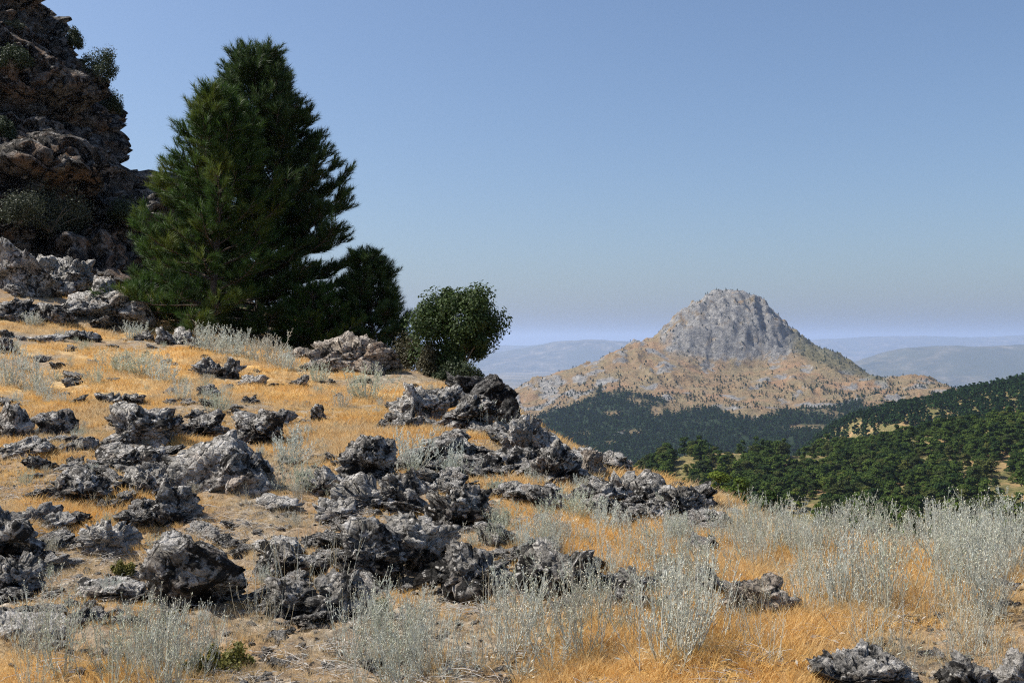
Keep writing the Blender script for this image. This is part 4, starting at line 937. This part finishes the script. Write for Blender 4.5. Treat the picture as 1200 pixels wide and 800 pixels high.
for (u0, v0, w_, h_, fam, lab) in [
    (12, 452, 50, 58, 'L', 'silver-grey bush at the left edge above the black boulder'), (45, 458, 44, 42, 'L', 'silver-grey bush second from the left edge in golden grass'), (52, 468, 26, 22, 'L', 'small dull grey bush in front of the second left-edge bush'),
    (140, 436, 52, 30, 'L', 'pale grey bush in the middle of the golden grass, left'), (168, 440, 46, 32, 'L', 'pale grey bush in the middle of the golden grass, centre'), (190, 446, 44, 30, 'L', 'pale grey bush in the middle of the golden grass, right'), (112, 452, 30, 22, 'L', 'little grey bush left of the three pale grey bushes'),
    (235, 412, 46, 34, 'L', 'silver bush under the front pine trunk, leftmost of the row'), (262, 416, 46, 36, 'L', 'silver bush under the front pine, second of the row'), (288, 420, 48, 36, 'L', 'silver bush in the row under the pines, third'), (315, 426, 50, 38, 'L', 'silver bush in the row under the pines, fourth'), (336, 434, 40, 28, 'L', 'silver bush at the right end of the row under the pines'), (155, 396, 40, 22, 'L', 'pale silver tuft at the foot of the banded boulder'), (38, 382, 34, 16, 'L', 'pale grey tuft between the dark rocks at upper left'), (370, 448, 40, 24, 'L', 'grey tuft left of the pale brown boulder foot'),
    (428, 470, 60, 44, 'L', 'large silver bush in front of the pale brown boulder'), (400, 478, 30, 20, 'L', 'small silver tuft left of the large silver bush'), (480, 545, 64, 52, 'L', 'blue-grey bush above right of the central outcrop'), (342, 545, 54, 44, 'L', 'silver bush right of the big wedge boulder, upper'), (352, 578, 46, 38, 'L', 'silver bush right of the big wedge boulder, lower'), (536, 556, 46, 44, 'L', 'grey bush left of the low dark rock near the crest'), (574, 508, 50, 40, 'L', 'grey bush on the outcrop below the oak'), (590, 620, 44, 34, 'L', 'grey tuft right of the central outcrop shoulder'), (676, 606, 60, 40, 'L', 'silver bush below the lower crest block'), (650, 626, 46, 30, 'L', 'silver tuft above the long sloping ridge'), (710, 620, 50, 40, 'L', 'silver bush below the low dark crest rock'), (325, 612, 40, 28, 'S', 'dead grey tuft on the low pale rock'), (60, 640, 30, 40, 'S', 'thin dry plant right of the tall left-edge boulder'),
    (345, 712, 100, 112, 'S', 'spindly leafless grey shrub leaning over dark rocks'), (300, 722, 80, 80, 'S', 'spindly grey shrub right of the big black boulder'), (385, 700, 80, 110, 'S', 'tall spindly stems left of the central outcrop'), (212, 470, 30, 28, 'L', 'grey tuft beside the small rough rock'), (255, 482, 34, 26, 'L', 'dark grey tuft above the wedge boulder')]:
    p = hit(u0, v0)
    if p is None: p = gpos(u0, 20)
    hm_ = h_/F*p[1]; shrub(p, fam, int(g.integers(5 if fam == 'L' else 4)), hm_*1.1, lab, None, None, min(1.6, max(.7, w_/h_*.95)))
zs = [((845, 1195), (628, 655), 62, .24, .40, 'T', 'silver shrub in the far row of the thicket along the right-hand crest', 'silver shrubs along the right crest'),
      ((930, 1195), (655, 735), 42, .28, .52, 'T', 'tall silver stemmed shrub in the dense right-hand thicket', 'tall silver shrubs in the right thicket'),
      ((850, 960), (645, 668), 9, .22, .36, 'T', 'silver shrub at the left end of the right-hand thicket', 'silver shrubs at the left of the thicket'),
      ((620, 850), (630, 700), 30, .2, .38, 'T', 'silver shrub between the sloping ridge and the right-hand thicket', 'silver shrubs in the middle right'),
      ((570, 850), (715, 800), 24, .34, .52, 'T', 'silver stemmed shrub in the middle of the bottom foreground', 'silver shrubs in the bottom middle'),
      ((390, 570), (740, 810), 20, .24, .4, 'T', 'silver stemmed shrub at the bottom below the central outcrop', 'silver shrubs below the central outcrop'),
      ((20, 240), (765, 830), 18, .3, .46, 'T', 'silver stemmed shrub in the bottom left foreground', 'silver shrubs in the bottom left'),
      ((1000, 1200), (715, 800), 30, .2, .3, 'S', 'dry straw-coloured stems at the bottom right', 'dry plants at the bottom right'),
      ((0, 330), (395, 480), 44, .10, .22, 'L', '', ''), ((330, 640), (430, 560), 34, .10, .22, 'L', '', ''), ((30, 420), (500, 700), 40, .08, .18, 'L', '', ''), ((560, 840), (560, 640), 26, .12, .24, 'L', '', ''),
      ((100, 800), (560, 790), 26, .12, .26, 'S', '', ''),
      ((840, 960), (720, 800), 9, .2, .34, 'S', 'thin dry plant in the golden grass at lower right', 'thin dry plants in golden grass'),
      ((220, 330), (740, 800), 6, .2, .3, 'S', 'thin dry plant by the green cushion plants', 'thin dry plants by the cushions')]
for (ua, va, n, s0, s1, fam, lab, gr) in zs:
    for k in range(n):
        u0, v0 = g.uniform(*ua), g.uniform(*va); p = hit(u0, v0)
        if p is None: p = gpos(u0, 6.5)
        s_ = g.uniform(s0, s1)
        shrub(p, fam, int(g.integers(6 if fam == 'T' else 4)), s_*.95, beside(p, ('tall ' if s_ > .36 else 'low ')+({'T': 'silver shrub', 'L': 'silver tuft', 'S': 'dry plant'}[fam])) if u0 < 930 else f"{'tall' if s_ > .45 else 'low' if s_ < .3 else 'mid-height'} {'dry plant' if fam == 'S' else 'silver shrub'} in the {'back' if v0 < 655 else 'middle' if v0 < 700 else 'front'} of the right thicket, {['left end', 'left of centre', 'centre', 'right of centre', 'right end'][min(4, int((u0-930)/54))]}", 'silver and dry shrubs of the foreground', None, g.uniform(.85, 1.25))
# the thicket goes on past the right edge of the picture
xs_, ys_ = [], []
for k in range(80):
    Y_ = g.uniform(3.6, 7.0); x_ = g.uniform(.555, 1.05)*Y_
    xs_.append(x_); ys_.append(Y_)
xs_, ys_ = np.array(xs_), np.array(ys_); Pz = np.stack([xs_, ys_, ground_z(xs_, ys_)], -1)
kk_ = g.integers(0, 4, 80); ss_ = g.uniform(.3, .55, 80); rz_ = g.uniform(0, 6.28, 80)
SRC = [source('scrub_part', TALL[k][j][1]) for j in (0, 1) for k in range(4)]
scatter('silver_scrub', np.r_[Pz, Pz], np.r_[ss_, ss_], np.r_[rz_, rz_], np.r_[kk_, kk_+4], SRC, label='silver scrub going on beyond the right end of the thicket', category='scrub')
# green cushion plants
for (u0, v0, w_, h_, lab) in [(268, 786, 80, 40, 'mossy green cushion plant at the bottom left beside grey stems'), (232, 796, 50, 26, 'small mossy plant left of the green cushion at the bottom'), (200, 738, 26, 16, 'tiny yellow-green cushion below the big black boulder'), (143, 668, 34, 18, 'yellow-green cushion under the lone pale rock'), (234, 508, 22, 9, 'yellow-green tuft on top of the wedge boulder'), (118, 508, 20, 8, 'small yellow-green tuft by the humped outcrop'), (440, 716, 40, 22, 'olive tuft below the black cavernous block')]:
    p = hit(u0, v0); bush('cushion_plant', lab, 'plant', p, w_/F*p[1], h_/F*p[1], int(u0+v0), M_CUSH, 1500, .016, 14)

# ------------------------------------------------------------------ grass, litter and gravel
def tuft(seed, n, H, spread, w):
    g = np.random.default_rng(seed); mb = MB()
    for k in range(n):
        a = g.uniform(0, 6.28); r0 = abs(g.normal())*spread; p0 = np.array([r0*math.cos(a), r0*math.sin(a), -.01]); L = H*g.uniform(.4, 1.)
        d = np.array([math.cos(a), math.sin(a), 0])*g.uniform(.05, .75)+[0, 0, 1]; d /= np.linalg.norm(d); s = np.cross(d, [math.cos(a+1.3), math.sin(a+1.3), .1]); s /= np.linalg.norm(s)
        m_ = p0+d*L*.55; e = p0+d*L+np.array([math.cos(a), math.sin(a), -.35])*L*g.uniform(0, .3)
        mb.add([p0-s*w/2, p0+s*w/2, m_+s*w*.4, m_-s*w*.4, e], [[0, 1, 2], [0, 2, 3], [3, 2, 4]])
    return source('grass_tuft', mb.mesh('grass_tuft', M_GRASS, False))
TF = [tuft(600+k, 34, .15, .055, .0035) for k in range(5)]+[tuft(610+k, 30, .13, .08, .007) for k in range(4)]
def polar(n, r0, r1, a0=-31, a1=31, power=1.):
    r = np.sqrt(g.uniform(r0**2, r1**2, n)); a = np.radians(g.uniform(a0, a1, n)); return r*np.sin(a), r*np.cos(a)
def off_rocks(x, y, k=.68):
    ok = np.ones(len(x), bool)
    for (rx, ry, rr_) in RK: ok &= (x-rx)**2+(y-ry)**2 > (rr_*k)**2
    return ok
g = np.random.default_rng(88)
GP, GS, GI = [], [], []
for (n, r0, r1, far) in [(32000, 2.5, 8.5, 0), (31000, 8.5, 15, 1), (29000, 15, 31, 1)]:
    x, y = polar(n, r0, r1, -33, 44); gm_ = gold_mask(x, y); ok = (g.random(n) < .42+.58*gm_**1.2) & off_rocks(x, y); x, y, gm_ = x[ok], y[ok], gm_[ok]
    GP.append(np.stack([x, y, ground_z(x, y)], -1)); GS.append(g.uniform(.45, 1.15, len(x))*(.55+.5*gm_)*(.72 if not far else 1.0)); GI.append(g.integers(0, 5, len(x)) if not far else g.integers(5, 9, len(x)))
GP, GS, GI = np.concatenate(GP), np.concatenate(GS), np.concatenate(GI)
scatter('dry_grass', GP, GS, g.uniform(0, 6.28, len(GP)), GI, TF, label='golden dry grass covering the slope between the rocks', category='grass')
GR = [source('pebble', rock_mesh('pebble', 1, .85, .6, 950+k, 2, ROCKS['gdwp'[k % 4]], .9)) for k in range(6)]
x, y = polar(26000, 2.6, 14); nn_ = fbm2(x, y, .6, 2, 4.); ok = g.random(len(x)) < sstep(-.4, .35, nn_); x, y = x[ok], y[ok]
scatter('gravel', np.stack([x, y, ground_z(x, y)], -1), .008+.06*g.random(len(x))**2.8, g.uniform(0, 6.28, len(x)), g.integers(0, 6, len(x)), GR, label='grey gravel and rock chips strewn between the grass', category='gravel')
def twigs(seed, n=9):
    g = np.random.default_rng(seed); mb = MB()
    for k in range(n):
        a = g.uniform(0, 6.28); L = g.uniform(.05, .22); c_ = np.array([*(g.normal(size=2)*.06), .008+g.random()*.03]); d = np.array([math.cos(a), math.sin(a), g.normal()*.18])*L/2
        mb.tube(np.array([c_-d, c_+[0, 0, .006], c_+d]), [.0018, .0022, .001], 3)
    for k in range(10):
        a = g.uniform(0, 6.28); c_ = np.array([*(g.normal(size=2)*.08), .01+g.random()*.02]); mb.add(*blade(c_, np.array([math.cos(a), math.sin(a), g.uniform(0, .5)]), g.uniform(.03, .06), .012, g))
    return source('twig_litter', mb.mesh('twig_litter', M_DEAD, False))
TW = [twigs(700+k) for k in range(5)]
x, y = polar(6500, 2.6, 12); ok = g.random(len(x)) < .6*sstep(.3, -.4, fbm2(x, y, .7, 2, 14.)); x, y = x[ok], y[ok]
scatter('plant_litter', np.stack([x, y, ground_z(x, y)], -1), g.uniform(.4, .95, len(x)), g.uniform(0, 6.28, len(x)), g.integers(0, 5, len(x)), TW, label='grey dead twigs and leaf litter on the bare soil', category='litter')
